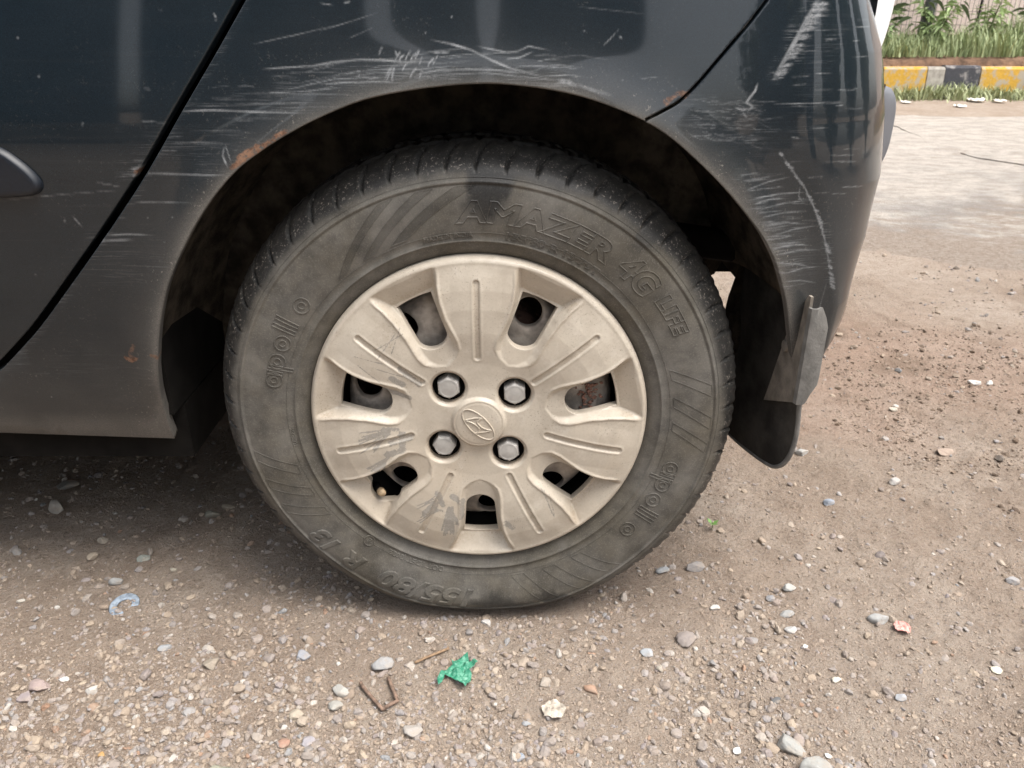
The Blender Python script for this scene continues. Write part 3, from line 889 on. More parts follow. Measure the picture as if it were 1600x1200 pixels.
def wear_glint_attrs(uv):
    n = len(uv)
    A = {'wear': np.zeros(n), 'rust': np.zeros(n), 'scuff_glint': np.zeros(n)}
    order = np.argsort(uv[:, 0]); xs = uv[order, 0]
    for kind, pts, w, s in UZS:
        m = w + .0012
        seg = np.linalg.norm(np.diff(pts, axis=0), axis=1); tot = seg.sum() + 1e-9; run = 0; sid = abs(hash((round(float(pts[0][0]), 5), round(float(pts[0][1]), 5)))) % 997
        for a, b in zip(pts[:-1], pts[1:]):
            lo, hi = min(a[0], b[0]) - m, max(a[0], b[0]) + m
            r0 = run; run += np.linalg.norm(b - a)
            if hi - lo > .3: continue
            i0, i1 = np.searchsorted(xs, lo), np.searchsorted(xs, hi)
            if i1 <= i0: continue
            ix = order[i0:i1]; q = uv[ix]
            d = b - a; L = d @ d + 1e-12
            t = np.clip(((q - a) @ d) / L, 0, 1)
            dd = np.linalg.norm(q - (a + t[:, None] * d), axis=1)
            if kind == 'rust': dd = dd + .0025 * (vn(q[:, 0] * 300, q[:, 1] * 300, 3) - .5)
            if kind == 'scuff_glint': val = s * sstep(w * .62, w * .1, dd)
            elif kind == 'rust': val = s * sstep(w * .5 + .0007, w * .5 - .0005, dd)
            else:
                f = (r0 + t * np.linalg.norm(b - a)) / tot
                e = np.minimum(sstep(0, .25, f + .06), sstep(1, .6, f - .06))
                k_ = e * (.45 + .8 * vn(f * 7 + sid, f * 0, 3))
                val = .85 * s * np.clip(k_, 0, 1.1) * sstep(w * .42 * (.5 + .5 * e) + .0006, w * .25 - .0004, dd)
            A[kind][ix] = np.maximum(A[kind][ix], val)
    u, z = uv[:, 0], uv[:, 1]
    a = np.arctan2(z - .28, u); r = np.hypot(u, z - .28)
    d = r - np.interp(a, _arc_r[0], _arc_r[1])
    d = np.where(z < .26, np.abs(u - ARC[0, 0]), d)
    lipd = np.exp(-np.abs(d) / .006) * .55 + np.exp(-np.clip(d, 0, 1) / .035) * .16
    right = sstep(.18, .3, u)
    dust = lipd * (u < .40) +   .15 * sstep(.40, .25, z) * (1 - right) + .012 + .07 * right * sstep(.62, .40, z)
    dust = dust + .40 * sstep(.275, .246, z) * (1 - right)
    dust = dust * (.75 + .5 * vn(u * 40, z * 40, 5)) * (.8 + .4 * vn(u * 9, z * 9, 6))
    A['dust'] = np.clip(dust, 0, .85)
    return A

RIM = [(.0006, .0005), (.0009, .0016), (.0009, .012)]
def panel(name, loop, zones, rings=RIM, lift=0.0, mat=None):
    P, T = tri_fill([loop], zones)
    V, Fc, UV = sheet_with_rim(P, T, lambda q, d: surf(q, d, lift), rings)
    o = obj(name, mesh(name, V, Fc, True, wear_glint_attrs(UV)), mat or M['paint'], car, CL)
    return o

VIS = (.0012, -.47, .47, .20, .70)
g_half = .0042
def shift(line, d):
    t = np.gradient(line, axis=0); t /= np.linalg.norm(t, axis=1, keepdims=True)
    return line + np.stack([t[:, 1], -t[:, 0]], -1) * d

# quarter panel: door gap on its left, sill below, arch and bumper joint on its right, belt line above
G_R = shift(GAP_S, g_half)
SILL = [(-1.05, SILL_Z - .004), (-.60, float(uz([(0, 676)])[0, 1]))]
sz0 = uz([(0, 676), (272, 685)])
# the strip of sill under the door joins the quarter panel
lowgap = shift(np.array([[-1.02, GAP[0, 1] - .045], [G_R[0][0] - .06, GAP[0, 1] - .04]]), 0)
qloop = np.concatenate([[lowgap[1]], G_R, [[.43, .95], [.44, .80], [.43, JT[1] + .03]], shift(JOINT_S[::-1], .002), ARC_S[:106][::-1], [sz0[0]], [[-1.02, sz0[0, 1] + .004]], [lowgap[0]]])
qloop = resample(qloop, .0035)
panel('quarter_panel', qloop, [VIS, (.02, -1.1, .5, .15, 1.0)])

G_L = shift(GAP_S, -g_half)
dl = np.concatenate([[[lowgap[0][0], lowgap[0][1] + .009]], [lowgap[1] + [-.006, .009]], G_L, [[-1.022, .95], [-1.022, .7]]])
door = panel('rear_door', resample(dl, .0035), [(.0018, -.60, -.15, .20, .70), (.02, -1.1, .2, .15, 1.0)])

mp = uz([(-60, 212), (0, 237), (24, 252), (44, 268), (57, 282), (60, 290), (56, 296), (44, 299), (20, 301), (0, 302), (-60, 304)])
mold = np.concatenate([smooth_line(mp, 4), [[-.95, mp[-1, 1] - .006], [-.95, mp[0, 1] + .012]]])
panel('door_moulding', resample(mold, .003), [(.004, -.7, -.35, .3, .7), (.02, -1, -.3, .3, .8)],
      [(.0012, .0006), (.003, .0028), (.0042, .006), (.0046, .010)], .007, M['moulding'])

# bumper: from the arch and the joint round the corner to the middle of the tail
bl = np.concatenate([shift(JOINT_S, .0)+[.0015, -.0015], [[.44, JT[1] + .02], [.62, .712], [1.35, .712], [1.35, .30]], [[.45, .298]], [[.345, .300]], ARC_S[106:][::-1]])
bumper = panel('rear_bumper', resample(bl, .0035), [(.0012, .10, .62, .28, .70), (.02, .1, 1.4, .2, .8)])
xx = bumper.data
# far half of the bumper, coarse
def far_half(name, loop, mat):
    P, T = tri_fill([resample(loop, .03)], [(.04, -3, 1.6, .15, 1.0)])
    V, Fc, UV = sheet_with_rim(P, T, lambda q, d: surf(q, d), [(0, .012)])
    V[:, 1] = 1.58 - V[:, 1]
    Fc = [q[:, ::-1] for q in Fc]
    n = len(V)
    return obj(name, mesh(name, V, Fc, True, {'wear': np.zeros(n), 'scuff_glint': np.zeros(n), 'rust': np.zeros(n), 'dust': np.full(n, .12)}), mat, car, CL)
far_half('rear_bumper_half', np.array([[.27, .55], [.30, .712], [1.35, .712], [1.35, .30], [.36, .30], [.33, .42]]), M['paint'])
arc_far = np.array([[.345 * math.cos(t), .27 + .345 * math.sin(t)] for t in np.linspace(math.pi, .35, 24)])
farc2 = np.array([[-2.385 + .335 * math.cos(t), .27 + .335 * math.sin(t)] for t in np.linspace(math.pi, 0, 24)])
far_half('body_side', np.concatenate([farc2[:, :] * 1, [[-2.05, .24], [-.345, .24]], arc_far, [[.26, .57], [.30, .95], [-2.0, .95], [-2.75, .80], [-2.80, .30]]]), M['paint'])

# front part of the near side
def simple_panel(name, loop, mat=None):
    P, T = tri_fill([resample(loop, .025)], [(.035, -3, 1.6, .15, 1.0)])
    V, Fc, UV = sheet_with_rim(P, T, lambda q, d: surf(q, d), RIM)
    n = len(V)
    return obj(name, mesh(name, V, Fc, True, {'wear': np.zeros(n), 'scuff_glint': np.zeros(n), 'rust': np.zeros(n), 'dust': .15 + .3 * sstep(.45, .25, V[:, 2])}), mat or M['paint'], car, CL)
simple_panel('front_door', np.array([[-1.03, .30], [-1.03, .95], [-2.0, .95], [-2.03, .62], [-2.0, .30]]))
simple_panel('sill', np.array([[-1.025, sz0[0, 1] + .005], [-1.025, .292], [-2.04, .292], [-2.04, sz0[0, 1] + .01]]))
simple_panel('front_wing', np.concatenate([farc2, [[-2.045, .27], [-2.04, .62], [-2.01, .93], [-2.75, .80], [-2.80, .30]]]))

# upper body, tail, bonnet and floor (mostly outside the picture)
def loft(name, rows, mat, smooth=True, attrs=True):
    r = np.array(rows, float); a, b = r.shape[:2]
    i = np.arange(a - 1)[:, None] * b + np.arange(b - 1)[None]
    q = np.stack([i, i + 1, i + b + 1, i + b], -1).reshape(-1, 4)
    n = a * b
    return obj(name, mesh(name, r.reshape(-1, 3), q, smooth, {'wear': np.zeros(n), 'scuff_glint': np.zeros(n), 'rust': np.zeros(n), 'dust': np.full(n, .08)}), mat, car, CL)
def across(x, z, ye, crown=.03, xb=0.0, n=9):
    return [(x - xb * (1 - (2 * t - 1) ** 2) * -1, ye + (1.58 - 2 * ye) * t, z + crown * (1 - (2 * t - 1) ** 2)) for t in np.linspace(0, 1, n)]
loft('roof', [across(-1.55, 1.40, .20), across(-1.1, 1.47, .19), across(-.5, 1.49, .19), across(.05, 1.45, .20), across(.22, 1.40, .22)], M['paint'])
loft('windscreen', [across(-2.25, .96, .10, .02, -.10), across(-1.55, 1.40, .20, .03)], M['glass'])
loft('rear_window', [across(.22, 1.40, .22, .03), across(.40, 1.02, .10, .02, .06)], M['glass'])
loft('bonnet', [across(-2.78, .72, .20, .05, -.08), across(-2.6, .84, .10, .05, -.05), across(-2.25, .95, .06, .03, -.02)], M['paint'])
loft('front_bumper', [across(-2.72, .25, .16, 0, -.10), across(-2.85, .45, .18, 0, -.10), across(-2.78, .72, .20, .05, -.08)], M['paint'])
loft('tailgate', [across(.40, 1.02, .10, .02, .06), across(.44, .86, .09, 0, .09), across(.44, .715, .10, 0, .09)], M['paint'])
for ys in (1, -1):
    e = lambda y: y if ys == 1 else 1.58 - y
    rows = []
    for z, y, x0, x1 in ((.945, .032, -2.0, .30), (1.16, .11, -1.72, .28), (1.40, .20, -1.50, .22)):
        rows.append([(x0 + (x1 - x0) * t, e(y), z) for t in np.linspace(0, 1, 7)])
    loft('side_window', rows if ys == 1 else [q[::-1] for q in rows], M['glass'])
mb = MB(); mb.box(-2.6, -.345, .06, 1.52, .19, .26); mb.box(-.345, .40, .235, 1.34, .365, .40); mb.box(-.36, -.345, .03, 1.55, .262, .62)
mb.build('floor_pan', M['black'], car, loc=CL)
mb = MB(); mb.box(-2.55, -.40, .035, .055, .25, .60); mb.build('inner_panel', M['black'], car, loc=CL)
mb = MB(); mb.box(-2.0, .30, .26, 1.32, .41, .93); mb.box(-2.0, -.42, .06, .255, .61, .93); mb.box(-.415, .24, .075, .255, .72, .93); mb.build('cabin_core', M['black'], car, loc=CL)
mb = MB(); mb.tube([(0, .20, .27), (0, 1.38, .27)], .035, 10); mb.tube([(.05, .22, .38), (.22, .24, .37)], .03, 8)
mb.build('rear_axle', M['black'], car, loc=CL)

# wheel-arch liner: outer barrel following the arch, and the well wall behind the tyre
def make_liner():
    a_px = ARC_S
    cx, cz = 0.0, .27
    pts = []
    for (u, z) in a_px[::3]:
        q = F(np.array([[u, z]]))[0]
        pts.append(q)
    pts = np.array(pts)
    rows = []
    for k, (inw, gr) in enumerate(((.010, .004), (.03, .012), (.075, .014), (.15, .012), (.212, .0))):
        row = []
        for q in pts:
            d = np.array([q[0] - cx, q[2] - cz]); l = np.linalg.norm(d); d /= l
            row.append((q[0] + d[0] * gr - .022 * (inw / .2) * sstep(.54, .42, q[2]) * (q[0] > 0), q[1] + inw, q[2] + d[1] * gr))
        rows.append(row)
    r = np.array(rows)
    # the trailing part leans back a little and runs down to the flap
    low = np.array([[.355, .0, .40], [.352, .0, .34], [.350, .0, .285], [.348, .0, .228]])
    ext = []
    for k, inw in enumerate((.010, .03, .075, .15, .212)):
        e = low.copy(); e[:, 1] = r[k, -1, 1]; e[:, 0] -= np.array([.026, .036, .040, .036]) * inw / .2; ext.append(e)
    r = np.concatenate([r, np.array(ext)], 1)
    a, b = r.shape[:2]
    i = np.arange(a - 1)[:, None] * b + np.arange(b - 1)[None]
    q = np.stack([i, i + b, i + b + 1, i + 1], -1).reshape(-1, 4)
    obj('arch_liner', mesh('arch_liner', r.reshape(-1, 3), q), M['liner'], car, CL)
    # well wall, open low down behind the tyre so that daylight shows under the tail
    ang = np.linspace(R(188), R(18), 60)
    wall = np.array([[.385 * math.cos(t), .27 + .385 * math.sin(t)] for t in ang])
    wall = np.concatenate([wall, [[.30, .415], [.22, .405], [.1, .36], [.0, .21], [-.2, .22], [-.36, .25]]])
    P, T = tri_fill([resample(wall, .02)], [(.04, -.5, .5, .1, .8)])
    V = np.stack([P[:, 0], np.full(len(P), .215) + .012 * fbm(P[:, 0] * 9, P[:, 1] * 9, 2), P[:, 1]], -1)
    obj('wheel_well', mesh('wheel_well', V, T), M['liner'], car, CL)
make_liner()
mb = MB()
mb.tube([(.10, .17, .46), (.20, .175, .43), (.30, .178, .415), (.345, .178, .44)], [.018, .02, .02, .012], 8)
mb.box(.215, .30, .165, .21, .405, .43)
mb.build('suspension_arm', M['black'], car, smooth=True, loc=CL)
br = np.array([at_depth(a, b, .205) for a, b in [(1085, 370), (1175, 370), (1175, 446), (1154, 440), (1128, 409), (1116, 428), (1085, 440)]]); nb = len(br)
obj('bracket', mesh('bracket', np.concatenate([br, br + [0, .012, 0]]), [tuple(range(nb))[::-1], tuple(range(nb, 2 * nb))] + [(i, (i + 1) % nb, (i + 1) % nb + nb, i + nb) for i in range(nb)], False), M['liner'], car, CL)

# mud flap at the back of the arch
def slab(outline, thick, fn, n_up=1):
    """outline in (s,t) -> fn(s,t) centre surface and its normal direction thickness along +x"""
    P, T = tri_fill([resample(outline, .008)], [(.012, -1, 1, -1, 1)])
    A = np.array([fn(a, b) for a, b in P]); B = A + np.array([thick, 0, 0])
    be = boundary(T); n = len(P)
    Q = np.array([[b, a, a + n, b + n] for a, b in be])
    return np.concatenate([A, B]), [T, T[:, ::-1] + n, Q]
flap_out = smooth_line(np.array([[-.008, .40], [-.012, .34], [-.010, .27], [-.008, .240], [-.003, .222], [.008, .208], [.028, .201], [.10, .190], [.150, .190], [.178, .202], [.186, .225], [.180, .26], [.176, .30], [.172, .40]]), 4)
def flap_fn(y, z):
    x = .338 - .034 * np.clip(y, 0, 1) / .18 + .016 * (y / .18) ** 2 * sstep(.20, .32, z) - .006 * sstep(.28, .19, z) + .007 * (np.clip(.040 - y, 0, 1) / .052) ** 2 * sstep(.315, .235, z)
    return (float(x), y, z)
fv, ff = slab(flap_out, .004, flap_fn)
flap = obj('mud_flap', mesh('mud_flap', fv, [q[:, ::-1] for q in ff], False), M['flap'], car, CL)
# tan dusty lip that faces the wheel along the outer edge
lip = smooth_line(np.array([[-.014, .418], [-.016, .36], [-.014, .30], [-.012, .27]]), 6)
def strip(name, rows, mat, parent, thick=.003, loc=(0, 0, 0)):
    r = np.array(rows, float); a, b = r.shape[:2]
    i = np.arange(a - 1)[:, None] * b + np.arange(b - 1)[None]
    q = np.stack([i, i + 1, i + b + 1, i + b], -1).reshape(-1, 4)
    o = obj(name, mesh(name, r.reshape(-1, 3), q), mat, parent, loc)
    md = o.modifiers.new('thickness', 'SOLIDIFY'); md.thickness = thick; md.offset = 0
    md = o.modifiers.new('edges', 'EDGE_SPLIT'); md.split_angle = R(32)
    return o
zs = np.linspace(.300, .417, 12)
def wdt(z): return np.interp(z, [.30, .34, .38, .40, .417], [.066, .052, .034, .020, .006])
strip('flap_lip', [[(flap_fn(-.014 + wdt(z) * t, z)[0] - .0035, -.015 + wdt(z) * t, z - .45 * wdt(z) * t * sstep(.40, .33, z)) for t in (0, .33, .66, 1)] for z in zs], M['flap_dust'], flap)
strip('flap_flange', [[(.3335, -.0155, z), (.3350, -.0195, z), (.340, -.0200, z), (.3545 - .010 * sstep(.385, .412, z) - .010 * sstep(.325, .300, z), -.015, z)] for z in zs[:-1]], M['flap_grey'], flap)
mb = MB(); rim_p = [(flap_fn(a, b)[0] + .002, a - .001, b) for a, b in flap_out[2:34]]
mb.tube(rim_p, .0028, 8); mb.build('flap_rim', M['flap_grey'], flap, True)
mb = MB(); mb.tube([(.3262, .020, .350), (.333, .020, .350)], .0065, 12); mb.build('screw', M['flap_dust'], flap, smooth=False)

# pieces on the tail that stand proud behind the corner
def bulge(name, cy, hy, cz, hz, x0, depth, mat, top=1.0, ny=14, nz=18):
    rows = []
    for i in range(nz + 1):
        t = -1 + 2 * i / nz; z = cz + hz * t
        row = []
        for j in range(ny + 1):
            s = -1 + 2 * j / ny
            k = max(0, 1 - abs(s) ** 3) ** .5 * max(0, 1 - abs(t) ** 3.5) ** .5
            row.append((x0 + depth * k, cy + hy * s, z))
        rows.append(row)
    return loft(name, rows, mat)
bulge('bumper_strip', .185, .085, .560, .046, float(F(np.array([[.50, .55]]))[0, 0]) - .012, .034, M['trim'])
bulge('tail_lamp', .165, .085, .715, .098, float(F(np.array([[.46, .66]]))[0, 0]) - .012, .034, M['lamp'])

# ------------------------------------------------------------------ the wheel
wheel = empty('wheel', (0, -.79, WZ), car)
tag(wheel, 'rear wheel with flat tyre and dusty seven spoke cover')

# sidewall profile, also used to lay the raised lettering
PR = np.array([(.178, .020), (.1815, .013), (.185, .0075), (.190, .0035), (.1955, .0012), (.197, .0004), (.1978, -.0012), (.1992, -.0012), (.2000, -.0002), (.205, -.0016), (.215, -.0030), (.225, -.0040),
               (.235, -.0043), (.245, -.0035), (.252, -.0022), (.2545, -.0014), (.2553, -.0026), (.2572, -.0022), (.2580, -.0004), (.262, .0014), (.267, .0044), (.271, .0078), (.275, .0120), (.2785, .0165), (.2812, .0215),
               (.2838, .0275), (.2858, .0340), (.2872, .0400), (.2874, .0405), (.2800, .0408), (.2800, .0470), (.2880, .0473), (.2890, .055), (.2892, .0685), (.2810, .0690), (.2810, .0745), (.2892, .0750), (.2890, .095), (.2880, .103), (.280, .104),
               (.278, .112), (.270, .135), (.255, .146), (.235, .149), (.205, .146), (.185, .137), (.175, .125)])
def side_y(r):
    a = PR[:28]
    b = np.array([(.178, .020), (.185, .0075), (.190, .0035), (.1955, .0010), (.205, -.0016), (.215, -.0030), (.225, -.0040), (.235, -.0043), (.245, -.0035), (.252, -.0020), (.258, -.0002), (.262, .0014), (.267, .0044), (.271, .0078), (.275, .0120)])
    return np.interp(r, b[:, 0], b[:, 1])

def flatten(v):
    """the soft tyre sits down: below the contact height the carcass spreads and bulges out"""
    v = v.copy()
    h = v[:, 2] + WZ
    r = np.hypot(v[:, 0], v[:, 2])
    sag = np.exp(-((v[:, 0]) / .165) ** 4) * sstep(-.12, -.25, v[:, 2])
    out = np.exp(-((r - .248) / .026) ** 2) * sag
    v[:, 1] += np.where(v[:, 1] < .07, -.0085, .0085) * out
    k = .009; lo = np.where(np.abs(v[:, 1] - .07) > .075, .0085, .0035)
    t = (h - lo) / k
    v[:, 2] = lo + k * np.where(t > 20, t, np.log1p(np.exp(np.clip(t, -30, 20)))) - WZ - .0015 * sag
    return v

def tyre_mod(r, y, th):
    # sipes across the shoulder and blocks in the tread
    n = 58
    ph = (th * n / (2 * np.pi) + .28 * np.sin(th * 7) * .2 + .35 * (y / .03)) % 1.0
    w = np.exp(-((ph - .5) / .05) ** 4)
    sh = sstep(.266, .272, r) * (y < .041) * (y > .005)
    r = r - .0028 * w * sh
    y = y + .0050 * w * sh * (y < .03)
    ph2 = (th * n / (2 * np.pi) * 1.0 + 1.5 * (y / .03) * .4) % 1.0
    w2 = np.exp(-((ph2 - .5) / .07) ** 2) * (y >= .041) * (y < .104) * (r > .284)
    r = r - .005 * w2
    # small wear and unevenness of the shoulder edge
    r = r + .0006 * np.sin(th * 131 + y * 300) * (r > .276)
    return r, y
NT_ = 2320
tv, tq = lathe(PR, NT_, mod=tyre_mod)
def tyre_attrs(v):
    r = np.hypot(v[:, 0], v[:, 2]); th = np.arctan2(v[:, 2], v[:, 0])
    e = .264 + .006 * fbm(th * 4, r * 0, 4, 4) * 2 + .004 * fbm(th * 30, r * 60, 9, 3) - .004 * np.sin(th)
    dust = sstep(e + .009, e - .004, r) * (v[:, 1] < .04)
    # wiped dark patches: one at the top over the lettering, scuffs low down
    def blot(px, py, hx, hy, s, k=1.0):
        q = at_depth(px, py, 0.0); qx, qz = q[0], q[2] - WZ
        d = np.hypot((v[:, 0] - qx) / hx, (v[:, 2] - qz) / hz_(hy)) + .55 * fbm(v[:, 0] * 70, v[:, 2] * 70, 14, 3)
        return k * sstep(1.08, .70, d) * (v[:, 1] < .03)
    hz_ = lambda h: h
    bl = blot(762, 292, .025, .031, 1, .92)
    bl = np.maximum(bl, blot(752, 320, .027, .013, 1, .6))
    bl = np.maximum(bl, blot(770, 932, .034, .011, 1, .80)); bl = np.maximum(bl, blot(862, 926, .024, .009, 1, .75)); bl = np.maximum(bl, blot(830, 938, .06, .006, 1, .6))
    bl = np.maximum(bl, blot(1010, 376, .012, .010, 1, .55)); bl = np.maximum(bl, blot(760, 945, .09, .004, 1, .7))
    dust = dust * (1 - bl) * (.80 + .3 * vn(th * 9, r * 80, 2))
    dust = np.maximum(dust, .10 + .2 * sstep(.275, .283, r) * vn(th * 60, r * 300, 8))
    mud = sstep(.262, .274, r) * sstep(.2885, .280, r) * (.35 + .9 * vn(th * 14, r * 100, 17)) + .10 * (r < .262)
    return {'dust': np.clip(dust, 0, 1), 'mud': np.clip(mud, 0, 1)}
ta = tyre_attrs(tv)
tyre = obj('tyre', mesh('tyre', flatten(tv), tq, True, ta), M['tyre'], wheel)
# keep the grooves of the tread crisp
for p in (): pass

# ---- raised lettering and ribs on the sidewall
LET = MB()
def warp(P, th0, r0, mid=0.0):
    """flat (x along the text, y up, z proud) -> wheel space, text running clockwise, tops outwards"""
    P = np.asarray(P, float)
    r = r0 + P[:, 1]
    th = th0 - (P[:, 0] - mid) / (r0 + .006)
    y = side_y(r) - P[:, 2]
    return np.stack([r * np.cos(th), y, r * np.sin(th)], -1)

def text_shape(s, size, outline, shear=0.0, bold=0.0, bev=.0004, ext=.0004, space=1.0):
    cu = bpy.data.curves.new('text', 'FONT'); cu.body = s; cu.size = size; cu.shear = shear; cu.offset = bold; cu.space_character = space
    cu.resolution_u = 4
    if outline:
        cu.fill_mode = 'NONE'; cu.bevel_depth = bev; cu.bevel_resolution = 0
    else:
        cu.extrude = ext; cu.bevel_depth = bev; cu.bevel_resolution = 0
    o = bpy.data.objects.new('text', cu); COL.objects.link(o)
    dg = bpy.context.evaluated_depsgraph_get()
    me = bpy.data.meshes.new_from_object(o.evaluated_get(dg))
    v = np.zeros(len(me.vertices) * 3); me.vertices.foreach_get('co', v); v = v.reshape(-1, 3)
    f = [tuple(p.vertices) for p in me.polygons]
    bpy.data.objects.remove(o); bpy.data.curves.remove(cu); bpy.data.meshes.remove(me)
    return v, f

def put_text(s, th_deg, r0, height, width=None, **k):
    v, f = text_shape(s, height / .72, **k)
    if len(v) == 0: return
    v[:, 0] -= (v[:, 0].min() + v[:, 0].max()) / 2
    if width: v[:, 0] *= width / (v[:, 0].max() - v[:, 0].min())
    LET.add(warp(v, R(th_deg), r0), f)

def arc_w(r, a, b): return r * R(abs(a - b))
OL = dict(outline=True, bev=.0008, shear=.12, bold=.0012)
put_text('AMAZER', 74.5, .2185, .0200, arc_w(.2245, 95.5, 53.5), **OL)
put_text('4G', 45.3, .2190, .0250, arc_w(.2250, 51.0, 39.5), **OL)
put_text('LIFE', 31.4, .2270, .0150, arc_w(.2330, 37.5, 25.4), **OL)
put_text('155/80', -106.8, .2265, .0235, arc_w(.2325, 92.5, 121.0), outline=False, shear=.25, bold=.0006, bev=.0006, ext=.0013)
put_text('R', -129.0, .2290, .0215, arc_w(.235, 126.0, 132.0), outline=False, shear=.25, bold=.0006, bev=.0006, ext=.0013)
put_text('13', -139.6, .2300, .0225, arc_w(.236, 135.8, 143.4), outline=False, shear=.25, bold=.0006, bev=.0006, ext=.0013)
SM = dict(outline=False, bev=.0002, ext=.0006)
put_text('MADE IN INDIA', 97.5, .2030, .0050, arc_w(.206, 104.5, 90.5), **SM)
put_text('155/80 R 13 79T', 67.5, .2025, .0075, arc_w(.206, 81.5, 53.0), outline=True, bev=.0005)
put_text('DOT 1DET (2022', -112.5, .2025, .0060, arc_w(.205, 103.0, 122.5), **SM)
put_text('E', -129.5, .2035, .0055, .0040, **SM)
put_text('TUBELESS', 186.0, .2030, .0045, .024, **SM)
def ring(cx_, cy_, rad, th0, r0, tube=.00075, n=28, ax=1.0):
    t = np.linspace(0, 2 * np.pi, n, endpoint=False)
    P = np.stack([cx_ + ax * rad * np.cos(t), cy_ + rad * np.sin(t), np.full(n, .0003)], -1)
    LET.tube(warp(P, th0, r0), tube, 5, True)
def line(P, th0, r0, tube=.0007, sub=.006):
    P = resample(P, sub, False)
    P = np.concatenate([P, np.full((len(P), 1), .0003)], 1)
    LET.tube(warp(P, th0, r0), tube, 5)
ring(0, .0055, .0062, R(-129.5), .2010)
# round-letter brand word, twice: each bowl is a ring with a smaller ring and a dot inside
def roundword(th_deg, r0, s=1.0):
    th0 = R(th_deg)
    b = .0078 * s
    xs = [-.0455 * s, -.0250 * s, -.0045 * s, .0240 * s + .0165 * s]
    for x in xs:
        ring(x, b, b, th0, r0); ring(x, b, b * .42, th0, r0)
    def bar(x0, y0, y1, w=.0036 * s): line(np.array([[x0, y0], [x0 + w, y0], [x0 + w, y1], [x0, y1], [x0, y0]]), th0, r0)
    bar(xs[0] + b * .75, 0, 2 * b); bar(xs[1] - b * 1.05, -.0090 * s, 2 * b)
    bar(.0085 * s, 0, .0235 * s); bar(.0165 * s, 0, .0235 * s)
    bar(.0245 * s, 0, .0235 * s) if False else None
roundword(154.5, .2130, 1.06)
roundword(-28.5, .2130, 1.06)
# slanted hatched chevrons
def para(th_deg, r0, r1, w, lean, fine=True, flip=1, hatch=.0024, tube=None):
    th0 = R(th_deg)
    h = r1 - r0
    Q = [(-w / 2, 0), (w / 2, 0), (w / 2 + lean * flip, h), (-w / 2 + lean * flip, h)]
    line(np.array(Q + Q[:1]), th0, r0, .0005 if fine else .00034)
    if fine:
        k = int(w / hatch)
        for i in range(1, k):
            x = -w / 2 + w * i / k
            line(np.array([(x, 0), (x + lean * flip, h)]), th0, r0, .00022, .012)
for a, w, l in ((129.0, .013, .072), (120.0, .015, .072), (111.0, .017, .072)): para(a, .2105, .2525, w, l)

for a, w, l in ((-68.0, .016, .030), (-78.5, .016, .030), (-58, .014, .026)): para(a, .2105, .2525, w, -l, False)
for a, w, l in ((197, .012, .026), (205.5, .012, .026), (213.5, .012, .026)): para(a, .2110, .2520, w, l, False)
for a, w, l in ((15, .012, .026), (6, .012, .026), (-2, .010, .022)): para(a, .2110, .2520, w, l, False)
# circumferential ribs
for rr, tb in ((.2075, .00035), (.2600, .0004)):
    t = np.linspace(0, 2 * np.pi, 240, endpoint=False)
    LET.tube(np.stack([rr * np.cos(t), np.full(240, side_y(rr)) - .0001, rr * np.sin(t)], -1), tb, 5, True)
lv = np.concatenate(LET.v)
la = tyre_attrs(lv); la['dust'] = np.clip(la['dust'] * .88, 0, 1)
obj('raised_lettering', mesh('raised_lettering', flatten(lv), LET.f, False, la), M['tyre'], wheel)

